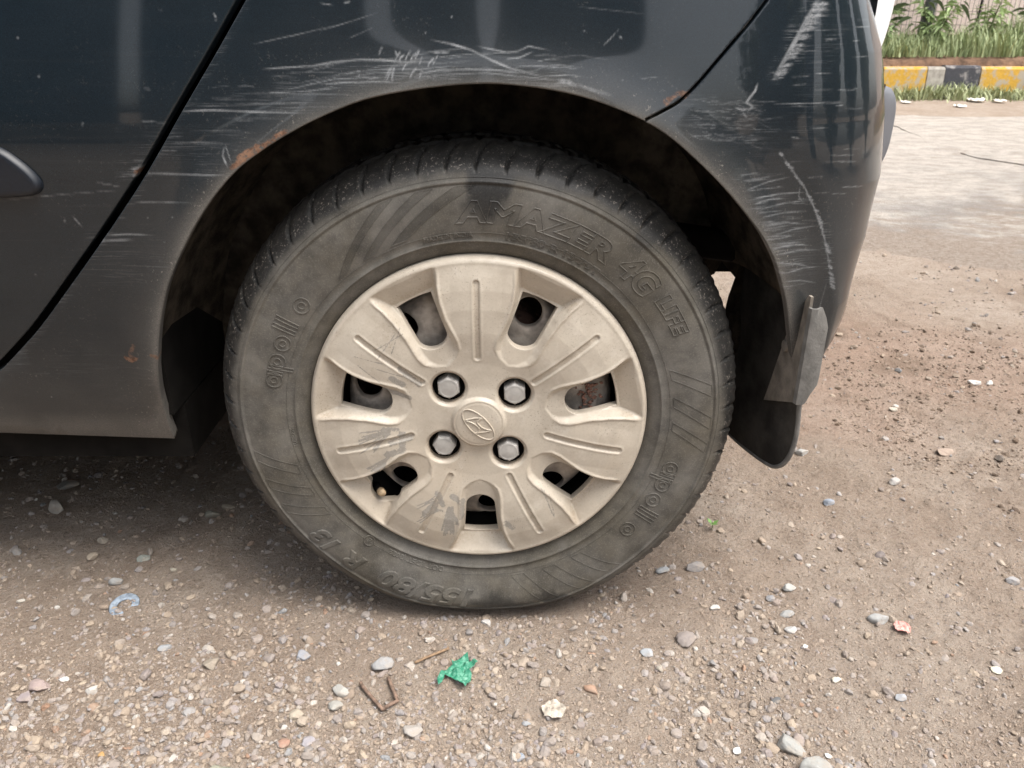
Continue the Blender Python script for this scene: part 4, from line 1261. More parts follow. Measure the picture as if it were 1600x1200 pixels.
# ---- wheel cover: one moulded disc, seven windows, four nut wells
SPK = [R(90 - 360 / 7 * k) for k in range(7)]
WIN = [a - math.pi / 7 for a in SPK]
LUG_A = [R(-5.6 + 45 + 90 * k) for k in range(4)]
LUG = [(.0502 * math.cos(a), .0502 * math.sin(a)) for a in LUG_A]
wa = [.072, .078, .085, .095, .105, .12, .14, .155, .168, .176, .185]
ww = [.000, .0135, .0200, .0225, .0228, .0230, .0262, .0310, .0372, .0405, .043]
da = [.070, .078, .088, .100, .130, .1475, .153, .174, .185]
dd_ = [.000, .0014, .0034, .0055, .0112, .0150, .0158, .0012, .0]
def cover_y(P):
    x, z = P[:, 0], P[:, 1]
    r = np.hypot(x, z); th = np.arctan2(z, x)
    p = np.interp(r, [0, .055, .068, .085, .105, .130, .150, .168, .1745, .1775, .1800, .1815, .1825], [.0042, .0042, .0046, .0066, .0088, .0095, .0078, .0040, .0030, .0030, .0016, -.0008, -.0045])
    # angle to nearest spoke / window
    k = np.round((th - SPK[0]) / (2 * np.pi / 7)); ds = th - SPK[0] - k * 2 * np.pi / 7
    k2 = np.round((th - WIN[0]) / (2 * np.pi / 7)); dw = th - WIN[0] - k2 * 2 * np.pi / 7
    ts, as_ = r * np.sin(ds), r * np.cos(ds)
    tw, aw = np.abs(r * np.sin(dw)), r * np.cos(dw)
    w = np.interp(aw, wa, ww); D = np.interp(aw, da, dd_)
    s = w - tw
    inn = sstep(.0, .0068, s) * (aw > .07)
    p = p - D * inn * sstep(.1805, .1745, r)
    p = p + .0011 * np.exp(-((s + .0006) / .0016) ** 2) * sstep(.075, .09, aw) * sstep(.176, .165, r)
    # crowned spokes
    p = p + .0012 * np.clip(1 - (ts / .026) ** 2, 0, 1) * sstep(.07, .1, r) * sstep(.178, .16, r)
    # long slot pressed into each spoke
    g = np.hypot(ts, np.maximum(0, np.abs(as_ - .1165) - .0405))
    p = p - .0019 * sstep(.0036, .0022, g) + .0004 * np.exp(-((g - .0046) / .0012) ** 2)
    # cap
    p = p + .0046 * sstep(.0305, .0265, r) + .0018 * np.clip(1 - (r / .028) ** 2, 0, 1) - .0005 * np.exp(-((r - .0252) / .0009) ** 2) + .0012 * sstep(.042, .029, r)
    for lx, lz in LUG:
        l = np.hypot(x - lx, z - lz)
        p = p - .0035 * sstep(.0215, .0182, l)
    return -p

def win_loop(a, n=1):
    c = [(.0203, .1500), (.0193, .138), (.0182, .125), (.0174, .113)]
    arc = [(.0170 * math.cos(t), .1085 - .0140 * math.sin(t)) for t in np.linspace(0, math.pi, 15)]
    pts = [(x, y) for x, y in c] + arc + [(-x, y) for x, y in c[::-1]]
    top = [(-.0203 + .0406 * i / 6, .1500 + .0016 * (1 - (2 * i / 6 - 1) ** 2)) for i in range(1, 6)]
    pts += top
    P = np.array(pts)
    # t to the viewer's right of the axis, then turned to the window's direction
    ca, sa = math.cos(a), math.sin(a)
    return np.stack([P[:, 1] * ca - P[:, 0] * sa, P[:, 1] * sa + P[:, 0] * ca], -1)
loops = [np.array([[.1825 * math.cos(t), .1825 * math.sin(t)] for t in np.linspace(0, 2 * np.pi, 720, endpoint=False)])]
valve = at_depth(599, 766, .006)
VX, VZ = valve[0], valve[2] - WZ
for i, a in enumerate(WIN):
    L = resample(win_loop(a), .0014)
    if i == 4 or np.hypot(np.cos(a) * .13 - VX, np.sin(a) * .13 - VZ) < .03:
        t = np.linspace(0, 2 * np.pi, 60, endpoint=False)
        Cc = np.stack([VX + .003 + .0180 * np.cos(t), VZ + .002 + .0180 * np.sin(t)], -1)
        # union by angle about a point inside both
        o_ = (L.mean(0) + Cc.mean(0)) / 2
        allp = np.concatenate([L[~inside(L, Cc)], Cc[~inside(Cc, L)]])
        L = allp[np.argsort(np.arctan2(allp[:, 1] - o_[1], allp[:, 0] - o_[0]))]
    loops.append(L)
for lx, lz in LUG:
    t = np.linspace(0, 2 * np.pi, 64, endpoint=False)
    loops.append(np.stack([lx + .0182 * np.cos(t), lz + .0182 * np.sin(t)], -1))
P, T = tri_fill(loops, [(.00105, -.185, .185, -.185, .185)])
def cover_surf(q, d):
    y = cover_y(q)
    return np.stack([q[:, 0], y + d, q[:, 1]], -1)
V, Fc, UV = sheet_with_rim(P, T, cover_surf, [(.0004, .0004), (.0006, .0016), (.0006, .0100)])

def cover_attrs(uv):
    n = len(uv); bare = np.zeros(n); dirt = np.zeros(n)
    def pl(px, py):
        q = at_depth(px, py, -.006); return np.array([q[0], q[2] - WZ])
    # wiped patches beside the slots of the left-hand spokes, ragged inner edges
    def blob(pts, rad, s):
        for a, b in zip(pts[:-1], pts[1:]):
            a, b = pl(*a), pl(*b); d = b - a; t = np.clip(((uv - a) @ d) / (d @ d), 0, 1)
            dd = np.linalg.norm(uv - (a + t[:, None] * d), axis=1)
            np.maximum(bare, s * sstep(rad * 1.5, rad * .4, dd), out=bare)
    blob([(612, 690), (640, 684)], .005, .62); blob([(606, 708), (630, 702)], .005, .6); blob([(600, 668), (622, 670)], .003, .62); blob([(628, 678), (630, 700)], .005, .68)
    blob([(625, 575), (655, 602)], .0035, .7); blob([(600, 610), (640, 622)], .003, .8); blob([(612, 590), (630, 600)], .004, .75)
    blob([(684, 768), (692, 786)], .004, .66); blob([(708, 774), (722, 784)], .005, .66); blob([(676, 795), (690, 795)], .003, .56)
    blob([(722, 785), (722, 808)], .003, .8); blob([(705, 800), (715, 815)], .004, .65); blob([(790, 815), (800, 822)], .005, .6)
    # fans of fine scratches
    def scr(x0, y0, x1, y1, w=.0007, s=.75):
        a, b = pl(x0, y0), pl(x1, y1); d = b - a; t = np.clip(((uv - a) @ d) / (d @ d), 0, 1)
        dd = np.linalg.norm(uv - (a + t[:, None] * d), axis=1)
        np.maximum(bare, s * sstep(w + .0008, w * .4, dd), out=bare)
    r = random.Random(3)
    for i in range(17):
        t = i / 16
        scr(612 - 4 * r.random(), 668 + 8 * t, 560 + 26 * r.random(), 672 + 32 * t + 4 * r.random())
        scr(625 - 18 * t, 702 + 4 * t, 574 + 22 * t, 722 + 22 * t * r.random() + 8)
    for i in range(14):
        t = i / 13
        scr(680 + 6 * r.random(), 772 + 22 * t, 652 + 16 * r.random(), 785 + 30 * t)
        scr(700 + 8 * t, 788 + 6 * r.random(), 690 + 20 * t, 826 + 10 * r.random())
        scr(796 + 40 * t, 800 + 6 * r.random(), 792 + 44 * t, 818 + 12 * r.random(), .0005, .45)
    for (x0, y0, x1, y1) in [(625, 512, 612, 552), (618, 520, 590, 560), (555, 556, 598, 566), (586, 546, 630, 520), (560, 570, 600, 600), (590, 575, 640, 590), (845, 760, 866, 806), (850, 764, 862, 800), (858, 770, 866, 802)]:
        scr(x0, y0, x1, y1, .0006, .62)
    rr = np.hypot(uv[:, 0], uv[:, 1]); th = np.arctan2(uv[:, 1], uv[:, 0])
    k2 = np.round((th - WIN[0]) / (2 * np.pi / 7)); dw = th - WIN[0] - k2 * 2 * np.pi / 7
    tw, aw = np.abs(rr * np.sin(dw)), rr * np.cos(dw)
    w = np.interp(aw, wa, ww)
    corner = np.exp(-((tw - w + .004) / .004) ** 2) * sstep(.150, .160, aw) * sstep(.176, .168, aw)
    dirt = np.maximum(dirt, .85 * corner * (.4 + .9 * vn(uv[:, 0] * 60, uv[:, 1] * 60, 4)))
    dirt = np.maximum(dirt, .8 * sstep(.168, .152, aw) * sstep(.149, .152, aw) * (tw < .024) * vn(uv[:, 0] * 50, uv[:, 1] * 50, 6))
    edge = np.exp(-((tw - w) / .0016) ** 2) * sstep(.075, .085, aw) * sstep(.176, .168, aw)
    dirt = np.maximum(dirt, .50 * edge * vn(uv[:, 0] * 45, uv[:, 1] * 45, 12))
    k1 = np.round((th - SPK[0]) / (2 * np.pi / 7)); ds = th - SPK[0] - k1 * 2 * np.pi / 7
    g = np.hypot(rr * np.sin(ds), np.maximum(0, np.abs(rr * np.cos(ds) - .1165) - .0405))
    dirt = np.maximum(dirt, .42 * sstep(.0036, .0024, g) * (.4 + .7 * vn(uv[:, 0] * 80, uv[:, 1] * 80, 13)))
    dirt = np.maximum(dirt, .30 * np.exp(-((rr - .0258) / .0010) ** 2))
    for lx, lz in LUG:
        l = np.hypot(uv[:, 0] - lx, uv[:, 1] - lz)
        dirt = np.maximum(dirt, .85 * sstep(.0196, .0178, l))
    return {'bare': bare, 'dirt': dirt}
cover = obj('wheel_cover', mesh('wheel_cover', V, Fc, True, cover_attrs(UV)), M['cover'], wheel)
# nut wells: dark cups behind the four holes
for lx, lz in LUG:
    pr = [(.0186, -.0002), (.0176, .006), (.0165, .012), (.0, .0125)]
    v, q = lathe(pr, 32); v += [lx, .0, lz]
    obj('nut_well', mesh('nut_well', v, q[:, ::-1]), M['black'], wheel)
    # hexagonal cap with a turned face
    rot = {0: 0.03, 1: .06, 2: .5, 3: .12}[len([c for c in wheel.children if c.name.startswith('nut_well')]) - 1]
    rows = []
    for f_, yy in ((1.0, .012), (1.0, -.0005), (.985, -.0016)):
        rows.append([(f_ * .0130 * math.cos(R(30) + k * R(60) + rot), yy, f_ * .0130 * math.sin(R(30) + k * R(60) + rot)) for k in range(6)])
    N = 36
    vv = []; ff = []
    def hexr(t): 
        a = (t - R(30) - rot) % R(60) - R(30)
        return .0130 * math.cos(R(30)) / math.cos(a)
    prof = [(1.0, .012), (1.0, -.0006), (.97, -.0016)]
    for f_, yy in prof:
        vv.append([(f_ * hexr(t) * math.cos(t), yy, f_ * hexr(t) * math.sin(t)) for t in np.arange(N) * 2 * np.pi / N + R(30) + rot])
    for rad, yy in ((.0108, -.0030), (.0092, -.0034), (.0088, -.0031), (.004, -.0036), (.0, -.0038)):
        vv.append([(rad * math.cos(t), yy, rad * math.sin(t)) for t in np.arange(N) * 2 * np.pi / N + R(30) + rot])
    A = np.array(vv); m_ = len(A)
    i = np.arange(m_ - 1)[:, None] * N; k = np.arange(N)[None]; k2 = (k + 1) % N
    q = np.stack([i + k, i + N + k, i + N + k2, i + k2], -1).reshape(-1, 4)
    nv = A.reshape(-1, 3) + [lx, 0, lz]
    o = obj('lug_nut', mesh('lug_nut', nv, q[:, ::-1]), M['nut'], wheel)
    md = o.modifiers.new('edges', 'EDGE_SPLIT'); md.split_angle = R(28)

# emblem on the cap: an oval ring round a slanted letter
def emblem():
    e = MB()
    def pl(X, Y):
        x, z = (X - 735) / 6.668 / 1452, -(Y - 690) / (6.668 * 1452 * .885)
        return x, z
    def tb(pts, r, closed=False):
        P = np.array([pl(*p) for p in pts])
        y = cover_y(P) - .0003
        e.tube(np.stack([P[:, 0], y, P[:, 1]], -1), r, 6, closed)
    t = np.linspace(0, 2 * np.pi, 60, endpoint=False)
    A, B, ph = 208, 92, R(43)
    tb([(733 + A * math.cos(q) * math.cos(ph) - B * math.sin(q) * math.sin(ph), 694 + A * math.cos(q) * math.sin(ph) + B * math.sin(q) * math.cos(ph)) for q in t], .0009, True)
    tb(smooth_line([(595, 645), (650, 632), (710, 622), (775, 622)], 5), .0010)
    tb(smooth_line([(600, 650), (660, 668), (715, 700), (745, 735)], 5), .0010)
    tb(smooth_line([(775, 622), (735, 645), (722, 668), (760, 712), (810, 738), (865, 748)], 5), .0010)
    tb(smooth_line([(690, 782), (750, 772), (810, 765), (870, 752)], 5), .0010)
    tb(smooth_line([(745, 735), (735, 760), (700, 780)], 5), .0008)
    n = sum(len(a) for a in e.v)
    return e.build('emblem', M['cover'], wheel, True, attrs={'bare': np.zeros(n), 'dirt': np.full(n, .08)})
emblem()

# steel rim behind the cover, with round holes, and the drum
def steel():
    hole = []
    for a in (65, 129.4, 166.7, 225, 275, 310):
        a = R(a); r0 = .1255
        t = np.linspace(0, 2 * np.pi, 40, endpoint=False)
        hole.append(np.stack([r0 * math.cos(a) + .0165 * np.cos(t), r0 * math.sin(a) + .0165 * np.sin(t)], -1))
    outer = np.array([[.1475 * math.cos(t), .1475 * math.sin(t)] for t in np.linspace(0, 2 * np.pi, 160, endpoint=False)])
    P, T = tri_fill([outer] + hole, [(.007, -.16, .16, -.16, .16)])
    def sf(q, d):
        r = np.hypot(q[:, 0], q[:, 1])
        y = np.interp(r, [0, .07, .085, .105, .13, .142, .15], [.030, .030, .024, .0215, .024, .032, .046])
        return np.stack([q[:, 0], y + d, q[:, 1]], -1)
    V, Fc, UV = sheet_with_rim(P, T, sf, [(.0012, .003), (.0014, .010)])
    return obj('rim', mesh('rim', V, Fc), M['steel'], wheel)
rim = steel()
v, q = lathe([(.1745, .012), (.168, .016), (.165, .040), (.150, .060), (.150, .150)], 96)
obj('rim_barrel', mesh('rim_barrel', v, q[:, ::-1]), M['black'], wheel)
v, q = lathe([(.15, .11), (.112, .11), (.11, .062), (.06, .060), (.0, .060)], 64)
obj('brake_drum', mesh('brake_drum', v, q[:, ::-1]), M['rust'], wheel)
# valve: rubber stem and brass tip
vs = MB(); d0 = np.array([VX, .0, VZ]); inward = -np.array([VX, 0, VZ]) / np.hypot(VX, VZ)
base = d0 - inward * .016 + np.array([0, .030, 0]); tip = d0
vs.tube([base, base * .5 + tip * .5, base * .28 + tip * .72], [.0058, .0045, .0040], 12)
stem = vs.build('valve_stem', M['black'], wheel, True)
vb = MB(); a_ = base * .30 + tip * .70
vb.tube([a_, a_ * .6 + tip * .4, a_ * .3 + tip * .7, tip * 1.0], [.0048, .0048, .0042, .0040], 12)
vb.build('valve_tip', M['brass'], wheel, True)
# a rusty crust on the rim in the right-hand window
cv, cf = [], []
rr_ = np.random.default_rng(5); n0 = 0
for k in range(70):
    c = at_depth(922 + rr_.normal(0, 9), 612 + rr_.normal(0, 12), .0215)
    sv, sf_ = stone_shape(0, 900 + k, 3)
    cv.append(sv * rr_.uniform(.0012, .003) + [c[0], .0205, c[2] - WZ]); cf.append(sf_ + n0); n0 += len(sv)
obj('rust_crust', mesh('rust_crust', np.concatenate(cv), np.concatenate(cf), False), plain('rust_crumbs', (.20, .105, .075), .95, 0, .5, 300), wheel)

# the other three wheels, hidden or out of the frame, share the tyre and cover
def copy_wheel(x, y, flip):
    w = empty('wheel', (x, y - .79, WZ + .012), car)
    if flip: w.rotation_euler = (0, 0, math.pi)
    for ch in list(wheel.children):
        if ch.name.split('.')[0] in ('tyre', 'wheel_cover', 'rim'):
            c = ch.copy(); COL.objects.link(c); c.parent = w
copy_wheel(-2.385, .0, False); copy_wheel(0, 1.58, True); copy_wheel(-2.385, 1.58, True)

# ------------------------------------------------------------------ background: kerb, bed, weeds, fence, wall, tree
KY = 6.13
def make_kerb():
    k = empty('kerb', (3.4, KY, 0))
    tag(k, 'kerb painted in worn yellow and black blocks beyond the road', 'kerb')
    seq = []
    xs = [3.03, 3.385, 3.53, 3.82, 4.33]
    cols = ['yellow', 'bare', 'black', 'yellow']
    for a, b, c in zip(xs[:-1], xs[1:], cols): seq.append((a, b, c))
    x = 3.03; c = 'black'
    while x > -6: seq.append((x - .42, x, c)); x -= .42; c = 'black' if c == 'yellow' else 'yellow'
    x = 4.33; c = 'black'
    while x < 12: seq.append((x, x + .42, c)); x += .42; c = 'black' if c == 'yellow' else 'yellow'
    mm = {'yellow': worn_paint('worn_yellow_paint', (.62, .36, .05), (.40, .35, .28), .38), 'black': worn_paint('worn_black_paint', (.06, .06, .07), (.28, .26, .25), .42), 'bare': plain('bare_concrete', (.36, .33, .29), .9, 0, .25, 20, .003)}
    rr = random.Random(4)
    for (a, b, c) in seq:
        h = .228 + rr.uniform(-.006, .006); f = rr.uniform(-.006, .006)
        s = rr.uniform(-.015, .015)
        a2, b2 = a + .004, b - .004
        # bevelled stone: front face leans back slightly
        v = [(a2, -.01 + f, -.02), (b2, -.01 + f, -.02), (b2 + s * 0, .008 + f, h - .018), (a2, .008 + f, h - .018), (b2, .024 + f, h), (a2, .024 + f, h), (b2, .15, h - .002), (a2, .15, h - .002), (b2, .15, -.02), (a2, .15, -.02)]
        fcs = [(0, 1, 2, 3), (3, 2, 4, 5), (5, 4, 6, 7), (7, 6, 8, 9), (0, 3, 5, 7, 9), (1, 8, 6, 4, 2)]
        v = np.array(v) - [3.4, 0, 0]
        obj('kerb_stone', mesh('kerb_stone', v, fcs, False), mm[c], k)
make_kerb()

def make_bed():
    xs = np.arange(-8, 13, .06); ys = np.array([KY + .09, KY + .10, KY + .16, KY + .4, KY + .8, KY + 1.3, KY + 1.9])
    X, Y = np.meshgrid(xs, ys)
    Z = np.interp(Y, [KY + .09, KY + .10, KY + .16, KY + .4, KY + 1.9], [.20, .26, .29, .30, .33]) + .03 * fbm(X * 5, Y * 5, 5, 3)
    v = np.stack([X, Y, Z], -1).reshape(-1, 3); nx = len(xs)
    i = np.arange(len(ys) - 1)[:, None] * nx + np.arange(nx - 1)[None]
    q = np.stack([i, i + 1, i + nx + 1, i + nx], -1).reshape(-1, 4)
    o = obj('planting_bed', mesh('planting_bed', v, q), plain('brown_bed_soil', (.16, .095, .06), .95, 0, .5, 14, .01)); tag(o, kind='structure')
make_bed()

def blades(name, n, xr, yfun, hr, w, cols, label, seed, lean=.5, ground=None, cat='grass', kind='stuff', stiff=4):
    r = np.random.default_rng(seed)
    x = r.uniform(*xr, n); y = yfun(r, n)
    z = ground(x, y)
    h = r.uniform(*hr, n) * (.55 + .9 * vn(x * 3.1, y * 3, seed)); a = r.uniform(0, 2 * np.pi, n); l = r.uniform(.1, lean, n) * h
    ww_ = w * r.uniform(.6, 1.4, n); b = a + np.pi / 2
    segs = [0, .35, .7, 1.0]; V = []
    for t in segs:
        cx_ = x + np.cos(a) * l * t ** 2; cy_ = y + np.sin(a) * l * t ** 2; cz_ = z + h * (t - .25 * t ** 3 * (l / h))
        tw = ww_ * (1 - t) ** .6
        if t == 1.0: V.append(np.stack([cx_, cy_, cz_], -1)[:, None])
        else: V.append(np.stack([np.stack([cx_ - np.cos(b) * tw, cy_ - np.sin(b) * tw, cz_], -1), np.stack([cx_ + np.cos(b) * tw, cy_ + np.sin(b) * tw, cz_], -1)], 1))
    V = np.concatenate(V, 1)
    o_ = (np.arange(n) * 7)[:, None]
    q = np.concatenate([o_ + np.array([0, 1, 3, 2]), o_ + np.array([2, 3, 5, 4])]); t3 = o_ + np.array([4, 5, 6])
    sh = np.repeat(np.clip(r.normal(.5, .28, n), 0, 1), 7)
    o = obj(name, mesh(name, V.reshape(-1, 3), [q, t3], True, {'shade': sh}), leaf_material(name + '_green', *cols))
    tag(o, label, cat, kind=kind); return o
bedz = lambda x, y: np.full(len(x), .29)
gz = lambda x, y: np.full(len(x), -.012)
blades('grass', 9000, (1.5, 6.5), lambda r, n: KY + .12 + np.abs(r.normal(0, .45, n)), (.10, .34), .006, ((.20, .25, .11), (.44, .50, .27)), 'tall green grass growing in the bed behind the painted kerb', 41, .7, bedz)
blades('low_weeds', 5500, (1.5, 6.5), lambda r, n: KY - .02 - np.abs(r.normal(0, .10, n)), (.04, .15), .007, ((.22, .25, .12), (.46, .49, .28)), 'low green weeds along the foot of the painted kerb', 43, 1.0, gz)

def leafy(name, base, h, n, spread, ln, cols, label, seed, cat='plant', stems=5, wid=.13):
    """a plant of stems with single leaf blades"""
    r = np.random.default_rng(seed)
    root = empty(name, base); tag(root, label, cat)
    mb = MB(); V = []; Fq = []; k0 = 0; S = []
    for s in range(stems):
        a = r.uniform(0, 6.28); d = r.uniform(.2, 1) * spread; hh = h * r.uniform(.6, 1)
        pts = [(math.cos(a) * d * t ** 1.5, math.sin(a) * d * t ** 1.5, hh * t) for t in np.linspace(0, 1, 6)]
        mb.tube(pts, np.linspace(.006, .002, 6) * (h / .5) ** .5, 5)
        for i in range(n // stems):
            t = r.uniform(.15, 1); p = np.array([math.cos(a) * d * t ** 1.5, math.sin(a) * d * t ** 1.5, hh * t])
            b = r.uniform(0, 6.28); dirn = np.array([math.cos(b), math.sin(b), r.uniform(-.5, .5)]); sd_ = np.cross(dirn, [0, 0, 1]); sd_ /= np.linalg.norm(sd_)
            L = ln * r.uniform(.6, 1.2); W = L * wid
            drop = np.array([0, 0, -L * r.uniform(.1, .5)])
            V += [p, p + dirn * L * .45 + sd_ * W, p + dirn * L * .45 - sd_ * W, p + dirn * L + drop]; Fq += [(k0, k0 + 1, k0 + 3), (k0, k0 + 3, k0 + 2)]; k0 += 4
            S += [r.uniform(0, 1)] * 4
    mb.build('stem', plain(name + '_stem', (.10, .12, .05), .8), root, True)
    obj('foliage', mesh('foliage', np.array(V), Fq, False, {'shade': np.array(S)}), leaf_material(name + '_leaf', *cols), root)
    return root
BG = lambda px, py, y: at_depth(px, py, y)
leafy('weed_plant', (3.62, KY + .55, .28), .55, 200, .25, .12, ((.24, .34, .13), (.52, .62, .32)), 'bushy bright green weed beside the tree trunk behind the kerb', 51, stems=9)
leafy('weed_plant', (4.05, KY + .5, .28), .50, 170, .22, .11, ((.24, .34, .13), (.50, .60, .30)), 'bushy green weed in front of the leaning fence post', 52, stems=8)
leafy('dark_shrub', (4.75, KY + .9, .28), .55, 170, .35, .16, ((.02, .05, .02), (.07, .11, .05)), 'dark leaved shrub at the right end of the bed', 53, stems=8)
leafy('weed_plant', (3.20, KY + .5, .28), .42, 130, .2, .10, ((.22, .32, .13), (.48, .56, .30)), 'small green weed behind the kerb close to the car bumper', 54, stems=7)
leafy('weed_plant', (4.28, KY - .10, -.01), .22, 150, .16, .06, ((.20, .24, .07), (.42, .44, .18)), 'pale yellowish weed on the road side of the yellow kerb', 55, stems=10)

def make_tree():
    b = at_depth(1436, 80, KY + .75); base = (float(b[0]), KY + .75, .28)
    root = empty('tree', base); tag(root, 'grey trunked young tree with drooping leaves in front of the wire fence', 'tree')
    mb = MB(); r = random.Random(8)
    pts = [(0, 0, -.02), (.01, 0, .2), (.03, .01, .5), (.05, .0, 1.0), (.02, .02, 1.7), (.06, .05, 2.5)]
    mb.tube(smooth_line(pts, 4), np.linspace(.060, .030, 21), 10)
    for k in range(6):
        a = r.uniform(0, 6.28); z0 = 1.0 + .25 * k
        mb.tube(smooth_line([(.04, 0, z0), (.04 + .4 * math.cos(a), .4 * math.sin(a), z0 + .45), (.04 + .9 * math.cos(a), .9 * math.sin(a), z0 + .75)], 4), np.linspace(.022, .006, 9), 6)
    mb.build('trunk', plain('grey_bark', (.13, .135, .12), .9, 0, .4, 30, .006), root, True)
    g = np.random.default_rng(12); V = []; Fq = []; S = []; k0 = 0
    for i in range(1700):
        d = g.normal(size=3); d /= np.linalg.norm(d); c = np.array([.05, .0, 2.3]) + d * np.array([1.1, 1.0, .9]) * g.uniform(.3, 1) ** .6
        b_ = g.uniform(0, 6.28); dirn = np.array([math.cos(b_), math.sin(b_), g.uniform(-.9, .1)]); s_ = np.cross(dirn, [0, 0, 1]); s_ /= np.linalg.norm(s_)
        L = g.uniform(.14, .26); W = L * .11
        V += [c, c + dirn * L * .5 + s_ * W, c + dirn * L * .5 - s_ * W, c + dirn * L + [0, 0, -.12]]; Fq += [(k0, k0 + 1, k0 + 3), (k0, k0 + 3, k0 + 2)]; k0 += 4; S += [g.uniform(0, 1)] * 4
    lm = leaf_material('drooping_leaf', (.07, .10, .045), (.17, .21, .10))
    obj('crown', mesh('crown', np.array(V), Fq, False, {'shade': np.array(S)}), lm, root)
    # the hanging leaves that come into the picture, one by one
    for (px, py, dx, dy) in [(1424, 8, -44, 16), (1420, 16, -52, 22), (1426, 28, -34, 20), (1418, 30, -38, 10), (1428, 38, -14, 12), (1450, 4, 12, 14), (1456, 2, 18, 10), (1462, 0, 14, 22), (1448, 20, 6, 14), (1440, 36, 10, 12),
                             (1472, 30, 12, 24), (1500, 6, 16, 30), (1540, 18, 20, 14), (1552, 22, -14, 20), (1505, 2, 10, 12), (1578, 20, 30, -4), (1588, 22, 24, 8), (1556, 50, 30, -4), (1575, 48, 26, 8), (1584, 58, 20, 4)]:
        y0 = KY + .62 + r.uniform(-.1, .1)
        a = at_depth(px, py, y0) - np.array(base); e = at_depth(px + dx, py + dy, y0 - r.uniform(-.1, .1)) - np.array(base)
        d = e - a; L = np.linalg.norm(d); s_ = np.cross(d / L, [0.3, 1, .4]); s_ /= np.linalg.norm(s_); up_ = np.array([0, 0, L * .16]); W = L * .085
        vv = [a]; 
        for t in (.25, .5, .75):
            c = a + d * t + up_ * (1 - (2 * t - 1) ** 2); w_ = W * math.sin(math.pi * t ** .8)
            vv += [c + s_ * w_, c, c - s_ * w_]
        vv.append(e)
        ff = [(0, 1, 2), (0, 2, 3), (1, 4, 5, 2), (2, 5, 6, 3), (4, 7, 8, 5), (5, 8, 9, 6), (7, 10, 8), (8, 10, 9)]
        obj('leaf', mesh('leaf', np.array(vv), ff, True, {'shade': np.full(11, r.random() * .6)}), lm, root)
make_tree()

def make_fence():
    y = KY + 1.25
    root = empty('wire_fence', (3.8, y, .3)); tag(root, 'thin wire mesh fence with a dark leaning post behind the weeds', 'fence')
    wm = plain('dull_wire', (.16, .13, .12), .7, .2, .2, 20)
    mb = MB()
    for x in np.arange(-2.2, 3.6, .042):
        mb.tube([(x, 0, 0), (x + .004, 0, 2.0)], .0022, 4, caps=False)
    mb.build('mesh_wire', wm, root); root.children[-1]['kind'] = 'stuff'
    for z in np.arange(.10, 2.0, .115):
        h = MB(); h.tube([(-2.2, .003, z), (.6, .003, z - .01), (3.6, .003, z)], .0022, 4); h.build('rail_wire', wm, root)
    a = at_depth(1512, 92, y - .02); b = at_depth(1536, -4, y - .05); d = b - a
    p = MB(); p.tube([a - np.array([3.8, y, .3]) - d * .15, b - np.array([3.8, y, .3]) + d * 1.6], .011, 8); p.build('post', plain('dark_iron_post', (.06, .055, .055), .7, .3), root, True)
    for x in (-2.2, 3.6):
        p = MB(); p.tube([(x, .01, -.1), (x, .01, 2.0)], .014, 8); p.build('post', plain('dark_iron_post', (.06, .055, .055), .7, .3), root, True)
make_fence()

def make_wall():
    y = KY + 2.0
    root = empty('boundary_wall', (3, y, .3)); tag(root, 'cream plastered wall with a brown plinth behind the wire fence', 'wall')
    w = worn_paint('cream_plaster', (.86, .74, .66), (.80, .66, .57), .56)
    mb = MB(); mb.box(-9, 10, .0, .2, .10, 2.3); mb.build('plaster', w, root)
    mb = MB(); mb.box(-9, 10, -.03, .19, -.35, .10); mb.build('plinth', plain('brown_plinth', (.33, .22, .15), .9, 0, .3, 6, .004), root)
    mb = MB(); mb.box(-9, 10, -.04, .24, 2.3, 2.38); mb.build('coping', plain('grey_coping', (.4, .37, .34), .9, 0, .25, 6), root)
make_wall()

